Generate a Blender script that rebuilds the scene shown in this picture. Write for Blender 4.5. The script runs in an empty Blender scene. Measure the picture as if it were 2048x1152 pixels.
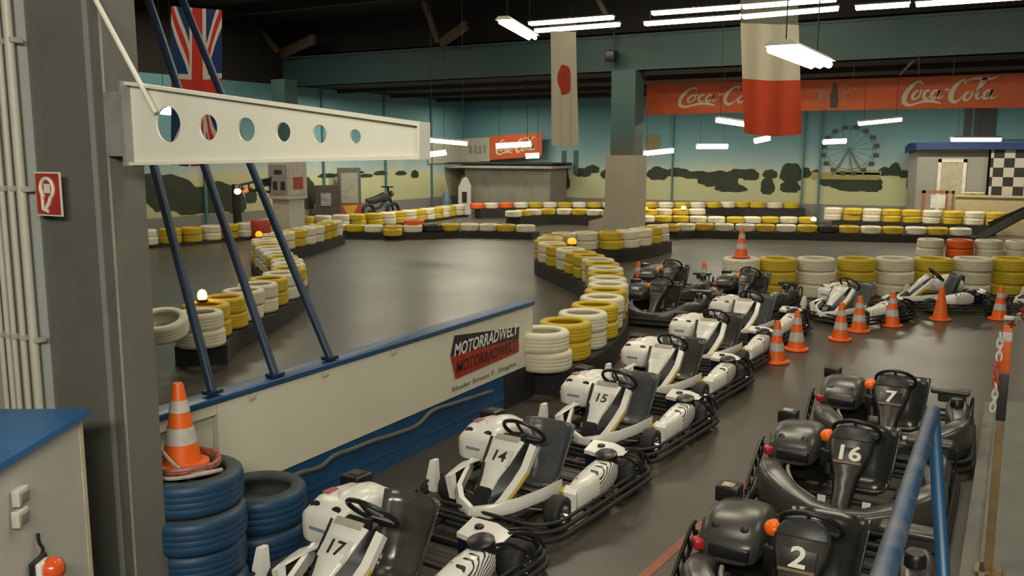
import bpy, bmesh, math, random
from mathutils import Vector, Matrix, Euler
random.seed(7)
R = math.radians
S = bpy.context.scene
COL = S.collection

# ------------------------------------------------------------------ camera
F = 1800.0; YH = 305.0; H = 2.8; YAW = R(29.3); PITCH = math.atan((576 - YH) / F)
cd = bpy.data.cameras.new('camera'); cam = bpy.data.objects.new('camera', cd); COL.objects.link(cam)
cam.location = (0, 0, H); cam.rotation_euler = (R(90) - PITCH, 0, YAW)
cd.sensor_width = 36; cd.lens = 36 * F / 2048; cd.clip_end = 200; cd.clip_start = 0.05
S.camera = cam

def ray(px, py):
    r = (px - 1024) / F; u = (576 - py) / F
    fw = math.cos(PITCH) + u * math.sin(PITCH); z = u * math.cos(PITCH) - math.sin(PITCH)
    return (-math.sin(YAW) * fw + math.cos(YAW) * r, math.cos(YAW) * fw + math.sin(YAW) * r, z, fw)
def PZ(px, py, z=0.0):
    d = ray(px, py); t = (z - H) / d[2]; return Vector((d[0] * t, d[1] * t, z))
def PY(px, py, Y):
    d = ray(px, py); t = Y / d[1]; return Vector((d[0] * t, Y, H + d[2] * t))
def PX(px, py, X):
    d = ray(px, py); t = X / d[0]; return Vector((X, d[1] * t, H + d[2] * t))
def PD(px, py, D):
    d = ray(px, py); t = D / d[3]; return Vector((d[0] * t, d[1] * t, H + d[2] * t))

# ------------------------------------------------------------------ node helpers / materials
class N:
    """tiny expression wrapper over Math nodes"""
    def __init__(s, t, sock): s.t = t; s.s = sock
    def _op(s, op, o=None, c=None, rev=False):
        n = s.t.nodes.new('ShaderNodeMath'); n.operation = op
        ins = [s, o] if not rev else [o, s]
        for i, v in enumerate(ins):
            if v is None: continue
            if isinstance(v, N): s.t.links.new(v.s, n.inputs[i])
            else: n.inputs[i].default_value = v
        if c is not None: n.inputs[2].default_value = c
        return N(s.t, n.outputs[0])
    def __add__(s, o): return s._op('ADD', o)
    def __sub__(s, o): return s._op('SUBTRACT', o)
    def __mul__(s, o): return s._op('MULTIPLY', o)
    def abs(s): return s._op('ABSOLUTE')
    def lt(s, o): return s._op('LESS_THAN', o)
    def gt(s, o): return s._op('GREATER_THAN', o)
    def max(s, o): return s._op('MAXIMUM', o)
    def min(s, o): return s._op('MINIMUM', o)
    def frac(s): return s._op('FRACT')

def mixc(t, fac, a, b):
    n = t.nodes.new('ShaderNodeMix'); n.data_type = 'RGBA'
    if isinstance(fac, N): t.links.new(fac.s, n.inputs[0])
    else: n.inputs[0].default_value = fac
    for sock, v in ((n.inputs[6], a), (n.inputs[7], b)):
        if isinstance(v, (tuple, list)): sock.default_value = (*v[:3], 1)
        else: t.links.new(v, sock)
    return n.outputs[2]

def base_mat(name):
    m = bpy.data.materials.new(name); m.use_nodes = True
    t = m.node_tree; b = t.nodes['Principled BSDF']
    return m, t, b

def obj_coord(t):
    n = t.nodes.new('ShaderNodeTexCoord'); sp = t.nodes.new('ShaderNodeSeparateXYZ')
    t.links.new(n.outputs['Object'], sp.inputs[0]); return n, [N(t, sp.outputs[i]) for i in range(3)]

def noise(t, co, scale, detail=3, rough=.6):
    n = t.nodes.new('ShaderNodeTexNoise'); n.inputs['Scale'].default_value = scale
    n.inputs['Detail'].default_value = detail; n.inputs['Roughness'].default_value = rough
    t.links.new(co, n.inputs['Vector']); return N(t, n.outputs[0])

MATS = {}
def M(name, col, rough=.5, metal=0.0, var=.18, scale=6.0, spec=.5, dirt=None, bump=0.0, trans=0.0):
    if name in MATS: return MATS[name]
    m, t, b = base_mat(name)
    n, xyz = obj_coord(t)
    nz = noise(t, n.outputs['Object'], scale)
    d = dirt if dirt else tuple(c * (1 - var * 2) for c in col)
    f = (nz - .42) * 2.2
    cl = t.nodes.new('ShaderNodeClamp'); t.links.new(f.s, cl.inputs[0])
    fac = N(t, cl.outputs[0]) * (min(1.0, var * 2.2) if dirt else 1.0)
    t.links.new(mixc(t, fac, col, d), b.inputs['Base Color'])
    b.inputs['Roughness'].default_value = rough; b.inputs['Metallic'].default_value = metal
    b.inputs['Specular IOR Level'].default_value = spec
    if bump:
        bp = t.nodes.new('ShaderNodeBump'); bp.inputs['Strength'].default_value = bump; bp.inputs['Distance'].default_value = .01
        nb = noise(t, n.outputs['Object'], scale * 8); t.links.new(nb.s, bp.inputs['Height']); t.links.new(bp.outputs[0], b.inputs['Normal'])
    if trans: b.inputs['Alpha'].default_value = 1 - trans
    MATS[name] = m; return m
def EM(name, col, strength):
    if name in MATS: return MATS[name]
    m, t, b = base_mat(name)
    b.inputs['Base Color'].default_value = (*col, 1)
    b.inputs['Emission Color'].default_value = (*col, 1); b.inputs['Emission Strength'].default_value = strength
    MATS[name] = m; return m

white = M('white_plastic', (.74, .73, .68), .28, var=.06)
white_paint = M('white_paint', (.72, .70, .60), .42, var=.05, scale=2)
blackp = M('black_plastic', (.012, .012, .013), .36, var=.1)
rubber = M('black_rubber', (.016, .015, .014), .62, var=.2, scale=10)
kart_tyre_m = M('kart_tyre_rubber', (.022, .021, .02), .7, var=.2)
steel_black = M('black_steel', (.02, .019, .018), .38, metal=.4)
alu = M('dull_alloy', (.36, .36, .34), .45, metal=.7, var=.08)
chrome = M('chrome', (.72, .72, .70), .18, metal=1.0, var=.05)
seat_m = M('seat_plastic', (.078, .083, .088), .34, var=.08, spec=.6)
olive = M('dark_grey_plastic', (.052, .052, .044), .3, var=.12, spec=.6)
red_l = M('red_lamp', (.42, .02, .03), .25, var=.05)
orange_l = M('orange_button', (1.0, .17, .005), .3, var=.03)
yellow_d = M('yellow_decal', (.62, .47, .03), .4, var=.03)
blue_p = M('blue_paint', (.012, .065, .16), .36, var=.18, scale=3)
blue_b = M('blue_lid_paint', (.015, .13, .36), .32, var=.12, scale=3)
grey_steel = M('grey_steel_paint', (.135, .135, .117), .55, var=.22, scale=3, dirt=(.085, .085, .07))
teal = M('teal_beam_paint', (.042, .088, .090), .6, var=.12, scale=.8)
pillar_w = M('pillar_cladding', (.40, .36, .28), .6, var=.08, scale=1)
dark_wood = M('dark_roof_boards', (.012, .010, .009), .85, var=.25, scale=2)
timber = M('roof_timber', (.11, .085, .055), .7, var=.2, scale=3)
concrete = M('concrete', (.17, .165, .14), .75, var=.2, scale=3, bump=.2)
pier_m = M('pier_plaster', (.40, .42, .40), .65, var=.06, scale=1.2, dirt=(.25, .24, .2))
pipe_m = M('conduit_pvc', (.52, .50, .43), .5, var=.06)
txt_black = M('black_print', (.02, .02, .02), .5, var=.02)
txt_white = M('white_print', (.74, .72, .64), .5, var=.02)
orange = M('cone_orange', (.80, .13, .012), .42, var=.1, scale=8)
band_w = M('reflective_white', (.52, .49, .46), .35, var=.14, scale=12)
rust = M('rusty_steel', (.24, .16, .07), .6, var=.3, scale=9)
lamp_house = M('lamp_housing', (.45, .44, .38), .4)
tube_e = EM('tube_light', (1.0, .91, .68), 11.0)
beacon_e = EM('beacon_glow', (1.0, .48, .12), 14.0)
beacon_dim = EM('beacon_dim', (1.0, .36, .02), 1.3)

def tyre_mat(name, col, dirt, var=.25):
    m, t, b = base_mat(name)
    n, xyz = obj_coord(t)
    nz = noise(t, n.outputs['Object'], 7)
    oi = t.nodes.new('ShaderNodeObjectInfo'); rnd = N(t, oi.outputs['Random'])
    f = (nz - .45) * 1.8
    cl = t.nodes.new('ShaderNodeClamp'); t.links.new(f.s, cl.inputs[0])
    c = mixc(t, N(t, cl.outputs[0]) * var * 2, col, dirt)
    c = mixc(t, rnd * .35, c, tuple(x * .62 for x in col))
    t.links.new(c, b.inputs['Base Color']); b.inputs['Roughness'].default_value = .5
    return m
TM = {'W': tyre_mat('cream_tyre_paint', (.70, .66, .50), (.30, .27, .19)),
      'Y': tyre_mat('yellow_tyre_paint', (.56, .40, .018), (.25, .17, .02)),
      'O': tyre_mat('orange_tyre_paint', (.80, .13, .012), (.4, .08, .02)),
      'B': tyre_mat('blue_tyre_paint', (.010, .052, .122), (.02, .03, .045), .3),
      'K': rubber}
CNAME = {'W': 'cream white', 'Y': 'yellow', 'O': 'orange', 'B': 'blue', 'K': 'black'}

# ------------------------------------------------------------------ mesh builder
class MB:
    def __init__(s): s.bm = bmesh.new(); s.mi = 0
    def _mk(s, verts, faces, mat=None):
        vs = [s.bm.verts.new(v) for v in verts]
        for f in faces:
            try:
                fc = s.bm.faces.new([vs[i] for i in f]); fc.material_index = s.mi if mat is None else mat
            except ValueError: pass
        return vs
    def box(s, c, size, rot=None, bev=0, mat=None):
        b = bmesh.new(); bmesh.ops.create_cube(b, size=1)
        bmesh.ops.scale(b, vec=size, verts=b.verts)
        if bev: bmesh.ops.bevel(b, geom=b.edges[:], offset=bev, segments=3, affect='EDGES', profile=.5)
        mt = Matrix.Translation(c) @ (Euler(rot).to_matrix().to_4x4() if rot else Matrix())
        b.verts.index_update()
        s._mk([mt @ v.co for v in b.verts], [[v.index for v in f.verts] for f in b.faces], mat); b.free(); return s
    def bx(s, x0, x1, y0, y1, z0, z1, bev=0, mat=None):
        return s.box(((x0+x1)/2, (y0+y1)/2, (z0+z1)/2), (abs(x1-x0), abs(y1-y0), abs(z1-z0)), bev=bev, mat=mat)
    def loft(s, rings, cap=True, closed=True, loop=False, mat=None):
        n = len(rings[0]); vs = []; fs = []
        for r in rings: vs += [Vector(p) for p in r]
        k = len(rings)
        for i in range(k if loop else k - 1):
            a = i * n; b = ((i + 1) % k) * n
            for j in range(n if closed else n - 1):
                fs.append([a + j, a + (j + 1) % n, b + (j + 1) % n, b + j])
        if cap and closed and not loop:
            fs.append(list(range(n))[::-1]); fs.append([(k - 1) * n + j for j in range(n)])
        s._mk(vs, fs, mat); return s
    def tube(s, pts, r, seg=8, closed=False, mat=None):
        pts = [Vector(p) for p in pts]; n = len(pts); rings = []
        up = Vector((0, 0, 1)); prev = None
        for i, p in enumerate(pts):
            if closed: d = pts[(i + 1) % n] - pts[i - 1]
            else: d = pts[min(i + 1, n - 1)] - pts[max(i - 1, 0)]
            d.normalize()
            if prev is None:
                a = d.cross(up)
                if a.length < 1e-3: a = d.cross(Vector((1, 0, 0)))
            else:
                a = prev - d * prev.dot(d)
            a.normalize(); prev = a; b = d.cross(a)
            rr = r[i] if isinstance(r, (list, tuple)) else r
            rings.append([p + (a * math.cos(2*math.pi*j/seg) + b * math.sin(2*math.pi*j/seg)) * rr for j in range(seg)])
        return s.loft(rings, cap=not closed, loop=closed, mat=mat)
    def lathe(s, prof, seg=24, mtx=None, closedprof=False, mat=None):
        rings = []
        for i in range(seg):
            a = 2 * math.pi * i / seg
            rings.append([Vector((r * math.cos(a), r * math.sin(a), z)) for r, z in prof])
        if mtx: rings = [[mtx @ p for p in r] for r in rings]
        return s.loft(rings, cap=False, closed=closedprof, loop=True, mat=mat)
    def prism(s, poly, ext, mat=None):
        """poly: 3D points (planar), ext: vector"""
        e = Vector(ext); a = [Vector(p) for p in poly]
        return s.loft([a, [p + e for p in a]], mat=mat)
    def poly(s, pts, mat=None):
        s._mk([Vector(p) for p in pts], [list(range(len(pts)))], mat); return s
    def build(s, name, mats, parent=None, smooth=40, mods=None):
        bmesh.ops.recalc_face_normals(s.bm, faces=s.bm.faces[:])
        me = bpy.data.meshes.new(name); s.bm.to_mesh(me); s.bm.free()
        for m in (mats if isinstance(mats, (list, tuple)) else [mats]): me.materials.append(m)
        if smooth:
            me.shade_smooth(); me.set_sharp_from_angle(angle=R(smooth))
        o = bpy.data.objects.new(name, me); COL.objects.link(o)
        if parent: o.parent = parent
        return o

def tag(o, label=None, cat=None, group=None, kind=None):
    if label: o['label'] = label
    if cat: o['category'] = cat
    if group: o['group'] = group
    if kind: o['kind'] = kind
    return o
def empty(name, loc=(0, 0, 0), rz=0.0):
    o = bpy.data.objects.new(name, None); COL.objects.link(o); o.location = loc; o.rotation_euler = (0, 0, rz)
    o.empty_display_size = .1; return o
def copy_tree(o, parent=None):
    c = o.copy(); COL.objects.link(c); c.parent = parent
    for ch in list(o.children): copy_tree(ch, c)
    return c
def struct(o): o['kind'] = 'structure'; return o

def catmull(pts, n=8, closed=False):
    pts = [Vector(p) for p in pts]; out = []; k = len(pts)
    for i in range(k if closed else k - 1):
        if closed: p0, p1, p2, p3 = pts[i-1], pts[i], pts[(i+1) % k], pts[(i+2) % k]
        else: p0, p1, p2, p3 = pts[max(i-1, 0)], pts[i], pts[i+1], pts[min(i+2, k-1)]
        for j in range(n):
            t = j / n
            out.append(.5 * ((2*p1) + (-p0+p2)*t + (2*p0-5*p1+4*p2-p3)*t*t + (-p0+3*p1-3*p2+p3)*t*t*t))
    if not closed: out.append(pts[-1])
    return out
def resample(path, step):
    out = [path[0].copy()]; acc = 0.0
    for a, b in zip(path, path[1:]):
        L = (b - a).length
        while acc + L >= step:
            t = (step - acc) / L; a = a.lerp(b, t); out.append(a.copy()); L = (b - a).length; acc = 0.0
        acc += L
    return out

def text_obj(s, size, mat, name, mtx, parent=None, shear=0.0, bold=0.0, ext=.002, sx=1.0):
    c = bpy.data.curves.new(name, 'FONT'); c.body = s; c.size = size; c.align_x = 'CENTER'; c.align_y = 'CENTER'
    c.shear = shear; c.offset = bold; c.extrude = ext; c.resolution_u = 3
    tmp = bpy.data.objects.new(name, c); COL.objects.link(tmp)
    dg = bpy.context.evaluated_depsgraph_get()
    me = bpy.data.meshes.new_from_object(tmp.evaluated_get(dg)); bpy.data.objects.remove(tmp)
    me.transform(mtx @ Matrix.Diagonal((sx, 1, 1, 1)))
    me.name = name; me.materials.clear(); me.materials.append(mat)
    o = bpy.data.objects.new(name, me); COL.objects.link(o)
    if parent: o.parent = parent
    return o
def frame_mtx(o, u, v):
    u = Vector(u).normalized(); v = Vector(v); v = (v - u * v.dot(u)).normalized(); w = u.cross(v)
    m = Matrix((u, v, w)).transposed().to_4x4(); m.translation = Vector(o); return m

# ================================================================== SETTING
# floor: worn asphalt
def floor_mat():
    m, t, b = base_mat('asphalt_floor')
    n, xyz = obj_coord(t)
    n1 = noise(t, n.outputs['Object'], .35, 4); n2 = noise(t, n.outputs['Object'], 30, 4, .7); n3 = noise(t, n.outputs['Object'], 1.7, 5, .7)
    c = mixc(t, n1, (.046, .041, .029), (.078, .069, .049))
    c = mixc(t, n3 * .5, c, (.03, .026, .02))
    c = mixc(t, n2 * .3, c, (.07, .064, .05))
    t.links.new(c, b.inputs['Base Color'])
    rr = (n1 * .26) + (n2 * .06) + .22
    t.links.new(rr.s, b.inputs['Roughness']); b.inputs['Specular IOR Level'].default_value = .5; b.inputs['Coat Weight'].default_value = .12; b.inputs['Coat Roughness'].default_value = .24
    bp = t.nodes.new('ShaderNodeBump'); bp.inputs['Strength'].default_value = .08; bp.inputs['Distance'].default_value = .01
    t.links.new(n2.s, bp.inputs['Height']); t.links.new(bp.outputs[0], b.inputs['Normal'])
    return m
struct(MB().bx(-24.3, 9.2, -3, 38.4, -.1, 0).build('floor', floor_mat(), smooth=0))

# painted walls: blue sky above, pale meadow below, grey plinth
def mural_mat():
    m, t, b = base_mat('mural_wall_paint')
    n, xyz = obj_coord(t)
    wav = noise(t, n.outputs['Object'], .22, 2); fine = noise(t, n.outputs['Object'], 1.3, 5, .7)
    z = xyz[2] + (wav * 1.5) - .75 + (fine * .3)
    ramp = t.nodes.new('ShaderNodeValToRGB'); zz = z * .2; t.links.new(zz.s, ramp.inputs[0])
    e = ramp.color_ramp.elements
    e[0].position = .0; e[0].color = (.42, .43, .25, 1)
    e[1].position = .40; e[1].color = (.52, .54, .30, 1)
    for p, c in ((.43, (.46, .52, .46, 1)), (.52, (.30, .45, .46, 1)), (.70, (.15, .33, .38, 1)), (1.0, (.115, .28, .33, 1))):
        x = e.new(p); x.color = c
    c = mixc(t, (fine - .38) * .3, ramp.outputs[0], (.16, .20, .14))
    c = mixc(t, xyz[2].lt(.72), c, (.20, .20, .18))
    t.links.new(c, b.inputs['Base Color']); b.inputs['Roughness'].default_value = .7
    return m
mur = mural_mat()
struct(MB().bx(-24.2, 9.2, 38.2, 38.5, 0, 5.26).build('wall_back', mur, smooth=0))
struct(MB().bx(-24.3, -24, -3, 38.2, 0, 5.26).build('wall_left', mur, smooth=0))
struct(MB().bx(9, 9.3, -3, 38.2, 0, 7.6).build('wall_right', M('right_wall', (.2, .22, .2), .7), smooth=0))
struct(MB().bx(-24.3, 9.2, 25.95, 38.4, 5.265, 5.45).bx(-24.3, 9.2, -3, 25.5, 7.5, 7.7).bx(-24.3, -24, -3, 25.5, 5.265, 7.5).bx(-24.3, 9.2, 25.5, 25.9, 6.3, 7.6)
       .build('ceiling', dark_wood, smooth=0))
# purlins of the dark roof
pb = MB()
for y in (6, 10, 14, 18, 22): pb.bx(-23.9, 9, y-.09, y+.09, 7.2, 7.5)
for y in (28.5, 32, 35.5): pb.bx(-23.9, 9, y-.08, y+.08, 5.12, 5.26)
struct(pb.build('trim_1', M('dark_purlin', (.02, .016, .013), .8), smooth=0))
# big teal cross beam
struct(MB().bx(-24, 9, 25.5, 25.9, 5.2, 6.22).bx(-24, 9, 25.44, 25.94, 5.2, 5.25).bx(-24, 9, 25.44, 25.94, 6.17, 6.22).build('trim_2', teal, smooth=0))
# vertical wall pipes
pp = MB()
for px in (1345, 1606, 1640, 1940): p = PY(px, 330, 38.13); pp.bx(p.x-.03, p.x+.03, 38.08, 38.18, 0, 5.25)
for z in (3.0, 3.25): pp.bx(-2.2, 3, 38.1, 38.16, z, z+.05)
for Y in (21.5, 27.5, 31.5, 35): pp.bx(-24, -23.92, Y, Y+.09, 0, 5.25)
struct(pp.build('trim_3', M('pipe_teal', (.085, .20, .22), .5), smooth=0))

# roof timbers (struts over the beam)
def strut(pairs, nm='trim_4'):
    b = MB()
    for (x0, y0, x1, y1, w) in pairs:
        a = PY(x0, y0, 25.2); c = PY(x1, y1, 24.2)
        d = (c - a).normalized(); s_ = Vector((d.z, 0, -d.x)) * w
        b.prism([a - s_, a + s_, c + s_, c - s_], (0, -.14, 0))
    return struct(b.build(nm, timber, smooth=0))
strut([(560, 105, 497, 30, .12), (566, 108, 632, 78, .16), (880, 85, 846, -8, .12), (884, 88, 936, 50, .16), (1230, 60, 1190, -20, .1), (1800, 150, 1828, 122, .06), (1838, 150, 1838, 112, .05)])

# pillars
def pillar_mat():
    m, t, b = base_mat('stained_teal_paint'); n, xyz = obj_coord(t)
    nz = noise(t, n.outputs['Object'], 3.0, 5, .7)
    f = (xyz[2] * -1.3) + 4.3 + (nz * 1.1) - .55
    cl_ = t.nodes.new('ShaderNodeClamp'); t.links.new(f.s, cl_.inputs[0])
    t.links.new(mixc(t, N(t, cl_.outputs[0]), (.06, .12, .12), (.12, .095, .06)), b.inputs['Base Color']); b.inputs['Roughness'].default_value = .6; return m
struct(MB().bx(-10.81, -10.05, 25.3, 26.0, 2.72, 5.2).build('pillar_middle', pillar_mat(), smooth=0))
cl = MB(); cl.bx(-10.92, -9.95, 25.2, 26.1, 0, 2.72)
cl.prism([(-10.9, 25.22, 0), (-11.5, 25.22, 0), (-11.45, 25.22, .72), (-11.0, 25.22, .85), (-10.9, 25.22, 1.3)], (0, .8, 0))
struct(cl.build('trim_5', pillar_w, smooth=0))
tag(MB().bx(-10.9, -10.6, 24.95, 25.3, 5.45, 5.75, bev=.03).tube([(-10.75, 25.3, 5.75), (-10.75, 25.3, 6.3)], .03).build('loudspeaker', blackp), 'small dark speaker box mounted high on the middle teal pillar', 'speaker')
PXc, PYc = -21.7, 23.1
struct(MB().bx(PXc-.37, PXc+.37, PYc-.37, PYc+.37, 0, 1.25).build('pillar_left', M('pale_pillar', (.5, .48, .4), .6, var=.04), smooth=0))
struct(MB().bx(PXc-.45, PXc+.45, PYc-.45, PYc+.45, 1.25, 2.7).build('trim_7', M('pale_pillar', (.5, .48, .4)), smooth=0))
struct(MB().bx(PXc-.3, PXc+.3, PYc-.3, PYc+.3, 2.7, 5.2).build('trim_8', teal, smooth=0))
ph = empty('poster', (PXc, PYc-.46, 1.9))
MB().box((0, 0, 0), (.8, .012, 1.0)).build('sheet', M('poster_grey', (.3, .28, .25), .5), ph, 0)
for bb in (((-.13, -.01, -.2), (.2, .01, .28)), ((.22, -.01, -.2), (.2, .01, .28)), ((.02, -.01, .25), (.34, .01, .14))): MB().box(*bb).build('picture', M('poster_dark', (.06, .025, .02), .5, var=.3, scale=14), ph, 0)
tag(ph, 'grey picture poster with dark patches on the pale left pillar', 'poster')
ph = empty('poster', (PXc+.46, PYc, 1.9))
MB().box((0, 0, 0), (.012, .8, 1.0)).build('sheet', M('poster_pale', (.5, .47, .42), .5), ph, 0)
MB().box((.01, 0, -.12), (.01, .48, .4), bev=.004).build('picture', M('poster_red', (.36, .06, .03), .5, var=.3, scale=9), ph, 0)
tag(ph, 'pale poster with a red picture on the side of the pale left pillar', 'poster')

# ================================================================== MURAL PAINTING (flat paint on the back and left wall)
tree_c = M('mural_tree_green', (.028, .042, .020), .7, var=.3, scale=2)
mb = MB()
rnd = random.Random(3)
def blob(u, z, w, h, put, n=9):
    pts = []; k1 = rnd.choice((5, 6, 7)); ph_ = rnd.uniform(0, 6)
    for k in range(40):
        a = 2*math.pi*k/40; rr = 1 + .13*abs(math.sin(k1*a*.5 + ph_)) + rnd.uniform(-.035, .035)
        sy = math.sin(a); sy = sy if sy > 0 else max(sy, -.62)*.9
        pts.append(put(u + w*.5*rr*math.cos(a)*(.82 if sy < -.3 else 1), z + h*.52*rr*sy))
    mb.poly(pts)
MY, MX = 38.185, -23.985
def PB(px, py): p = PY(px, py, MY); return p.x, p.z
mural = empty('wall_mural', (-10, 38.2, 0)); minv = Matrix.Translation((10, -38.2, 0))
for i, (px, py, w, h) in enumerate([(1315,350,40,30),(1355,347,50,20),(1395,352,60,18),(1436,362,76,36),(1476,350,44,22),(1500,352,34,26),(1540,350,28,20),(1582,350,42,44),(1580,376,38,28),(1535,376,26,40),(1462,378,60,18),
                     (1610,348,22,24),(1632,350,18,20),(1712,368,96,46),(1662,364,50,26),(1742,374,40,30),(1770,345,26,20),(1790,342,22,30),(1808,350,20,18),(1823,372,20,44),(1165,347,30,20),(1185,340,26,18),(1120,352,34,44),(1130,368,20,30),(1215,350,26,22),(1092,362,40,20)]):
    x, z = PB(px, py); x2, _ = PB(px + w/2, py); _, z2 = PB(px, py - h/2)
    mb = MB(); dy = MY - .0004*i; blob(x, z, 2*(x2-x), 2*(z2-z), lambda u, zz: (u, dy, zz))
    o = mb.build('painted_tree', tree_c, mural, 0); o.matrix_parent_inverse = minv
for px in (1128, 1152): 
    x, z = PB(px, 325); o = MB().box((x, MY - .02, z), (.22, .01, 1.1)).build('painted_poplar', M('mural_poplar', (.06, .13, .14), .7), mural, 0); o.matrix_parent_inverse = minv
tag(mural, 'row of dark trees painted over pale meadow on the back wall', 'mural')
mural2 = empty('wall_mural', (-24, 25, 0)); minv2 = Matrix.Translation((24, -25, 0))
def PLW(px, py): p = PX(px, py, MX); return p.y, p.z
for i, (px, py, w, h) in enumerate([(655,352,34,10),(690,350,40,10),(712,345,30,8),(762,347,26,10),(830,350,14,18),(345,395,90,80),(390,408,80,64),(440,402,64,70),(330,385,40,60),(618,395,26,70),(300,385,30,70),(474,410,34,50),(502,395,22,34),(802,347,20,10),(732,352,26,8)]):
    y, z = PLW(px, py); y2, _ = PLW(px + w/2, py); _, z2 = PLW(px, py - h/2)
    mb = MB(); dx = MX + .0004*i; blob(y, z, 2*(y2-y), 2*(z2-z), lambda u, zz: (dx, u, zz))
    o = mb.build('painted_bush', tree_c, mural2, 0); o.matrix_parent_inverse = minv2
tag(mural2, 'dark hedge and bushes painted on the left wall behind the blue tubes', 'mural')
# ferris wheel painting
fx, fz = PB(1699, 298); frx = PB(1753, 298)[0] - fx; frz = PB(1699, 252)[1] - fz
fw_ = MB()
rim = lambda k, s: (fx + frx*s*math.cos(k), MY - .02, fz + frz*s*math.sin(k))
for s_ in (1.0, .88): fw_.tube([rim(2*math.pi*k/40, s_) for k in range(40)], .009, 4, closed=True)
for k in range(16): fw_.tube([(fx, MY - .02, fz), rim(2*math.pi*k/16, 1)], .005, 4)
fw_.tube([(fx, MY - .02, fz), (fx-.6, MY - .02, fz-frz*1.15)], .03, 4).tube([(fx, MY - .02, fz), (fx+.6, MY - .02, fz-frz*1.15)], .03, 4).tube([(fx, MY - .02, fz), (fx+.15, MY - .02, fz-frz*1.15)], .02, 4)
fo = fw_.build('painted_ferris_wheel', M('mural_grey_line', (.17, .24, .25), .7))
for k in range(16):
    p = rim(2*math.pi*(k+.5)/16, 1.02); MB().box((p[0], MY - .022, p[2]-.06), (.2, .02, .15)).build('painted_gondola', M('mural_gondola', (.06, .075, .07), .7), fo, 0)
tag(fo, 'grey ferris wheel painted on the blue back wall mural', 'mural')
x0, z0 = PB(1690, 352)
tag(MB().box((x0, MY - .015, z0), (2.6, .012, .28)).box((x0+.5, MY - .015, z0+.14), (1.7, .012, .16)).build('painted_building', M('mural_yellow', (.36, .33, .10), .7), smooth=0), 'pale yellow fair building painted below the ferris wheel', 'mural')
x0, z0 = PB(1305, 285)
tag(MB().prism([(x0+.38*math.cos(k*math.pi/10), MY - .015, z0+.38*math.sin(k*math.pi/10)) for k in range(20)], (0, .012, 0)).prism([(x0-.04, MY - .02, z0-.5), (x0+.04, MY - .02, z0-.5), (x0+.04, MY - .02, z0), (x0-.04, MY - .02, z0)], (0, .012, 0)).build('painted_balloon', M('mural_ochre', (.26, .24, .10), .7, var=.3), smooth=0), 'faded ochre balloon painted on the wall right of the middle pillar', 'mural')

# ================================================================== RIGHT BACK: hut, chequer panel, counter
BYF = 36.2
hut = empty('booth', (-2, BYF, 0)); hinv = Matrix.Translation((2, -BYF, 0))
hm = M('booth_grey', (.26, .255, .225), .6, var=.05)
bx_ = lambda px: PY(px, 340, BYF).x
bz_ = lambda px, py: PY(px, py, BYF).z
hl, hr_, hz = bx_(1834), bx_(1975), bz_(1900, 296)
def hp(b, name, m, sm=0):
    o = b.build(name, m, hut, sm); o.matrix_parent_inverse = hinv; return o
hp(MB().prism([(hl, BYF, 0), (hr_, BYF, 0), (hr_, 38.1, 0), (hl-.35, 38.1, 0), (hl-.35, BYF+.55, 0)], (0, 0, hz)), 'body', hm)
hp(MB().prism([(hl-.05, BYF-.36, hz-.06), (hr_+4, BYF-.36, hz-.06), (hr_+4, 38.1, hz-.06), (hl-.5, 38.1, hz-.06), (hl-.5, BYF+.5, hz-.2)], (0, 0, .26)), 'roof_edge', M('booth_blue', (.012, .04, .14), .5))
dl, dr, dz = bx_(1876), bx_(1933), bz_(1905, 318)
hp(MB().bx(dl, dl+.11, BYF-.05, BYF, 0, dz).bx(dr-.11, dr, BYF-.05, BYF, 0, dz).bx(dl, dr, BYF-.05, BYF, dz-.12, dz), 'door_frame', M('booth_trim', (.66, .64, .55), .5))
hp(MB().bx(dl+.11, dr-.11, BYF-.03, BYF, 0, dz-.12), 'door', M('booth_door', (.40, .37, .25), .55))
tag(hut, 'grey booth with blue roof edge and white framed door at the back wall', 'booth')
CQ = (PY(1987, 340, 36.0).x - PY(1987-21*1, 340, 36.0).x)
def checker_mat():
    m, t, b = base_mat('chequer_paint')
    n, xyz = obj_coord(t)
    mp = t.nodes.new('ShaderNodeTexChecker'); mp.inputs['Scale'].default_value = 1/CQ
    cb = t.nodes.new('ShaderNodeCombineXYZ'); t.links.new((xyz[0] - .09).s, cb.inputs[0]); t.links.new((xyz[2] + .01).s, cb.inputs[1]); cb.inputs[2].default_value = .1
    t.links.new(cb.outputs[0], mp.inputs[0]); mp.inputs[1].default_value = (.45, .43, .37, 1); mp.inputs[2].default_value = (.022, .02, .018, 1)
    t.links.new(mp.outputs[0], b.inputs['Base Color']); b.inputs['Roughness'].default_value = .5
    return m
ck = MB().bx(0, 2.6, 0, .06, 0, hz - .07).build('chequered_panel', checker_mat(), smooth=0); ck.location = (PY(1980, 340, 36.0).x, 36.0, .0)
tag(ck, 'black and white chequered panel beside the grey booth', 'panel')
ctx = PY(1912, 400, 35.2).x; ctz = PY(1980, 392, 35.2).z
tag(MB().bx(ctx, 3, 35.1, 35.8, 0, ctz-.05).bx(ctx-.05, 3, 35.05, 35.85, ctz-.05, ctz).build('counter', M('beige_board', (.44, .37, .22), .6, var=.08), smooth=0), 'beige boarded counter in front of the chequered panel', 'counter')
NY = 35.4; q0 = PY(1843, 400, NY); q1 = PY(1908, 400, NY); qz = PY(1870, 381, NY).z
nb = empty('notice_board', ((q0.x+q1.x)/2, NY, 0)); hwid = (q1.x - q0.x)/2
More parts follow.
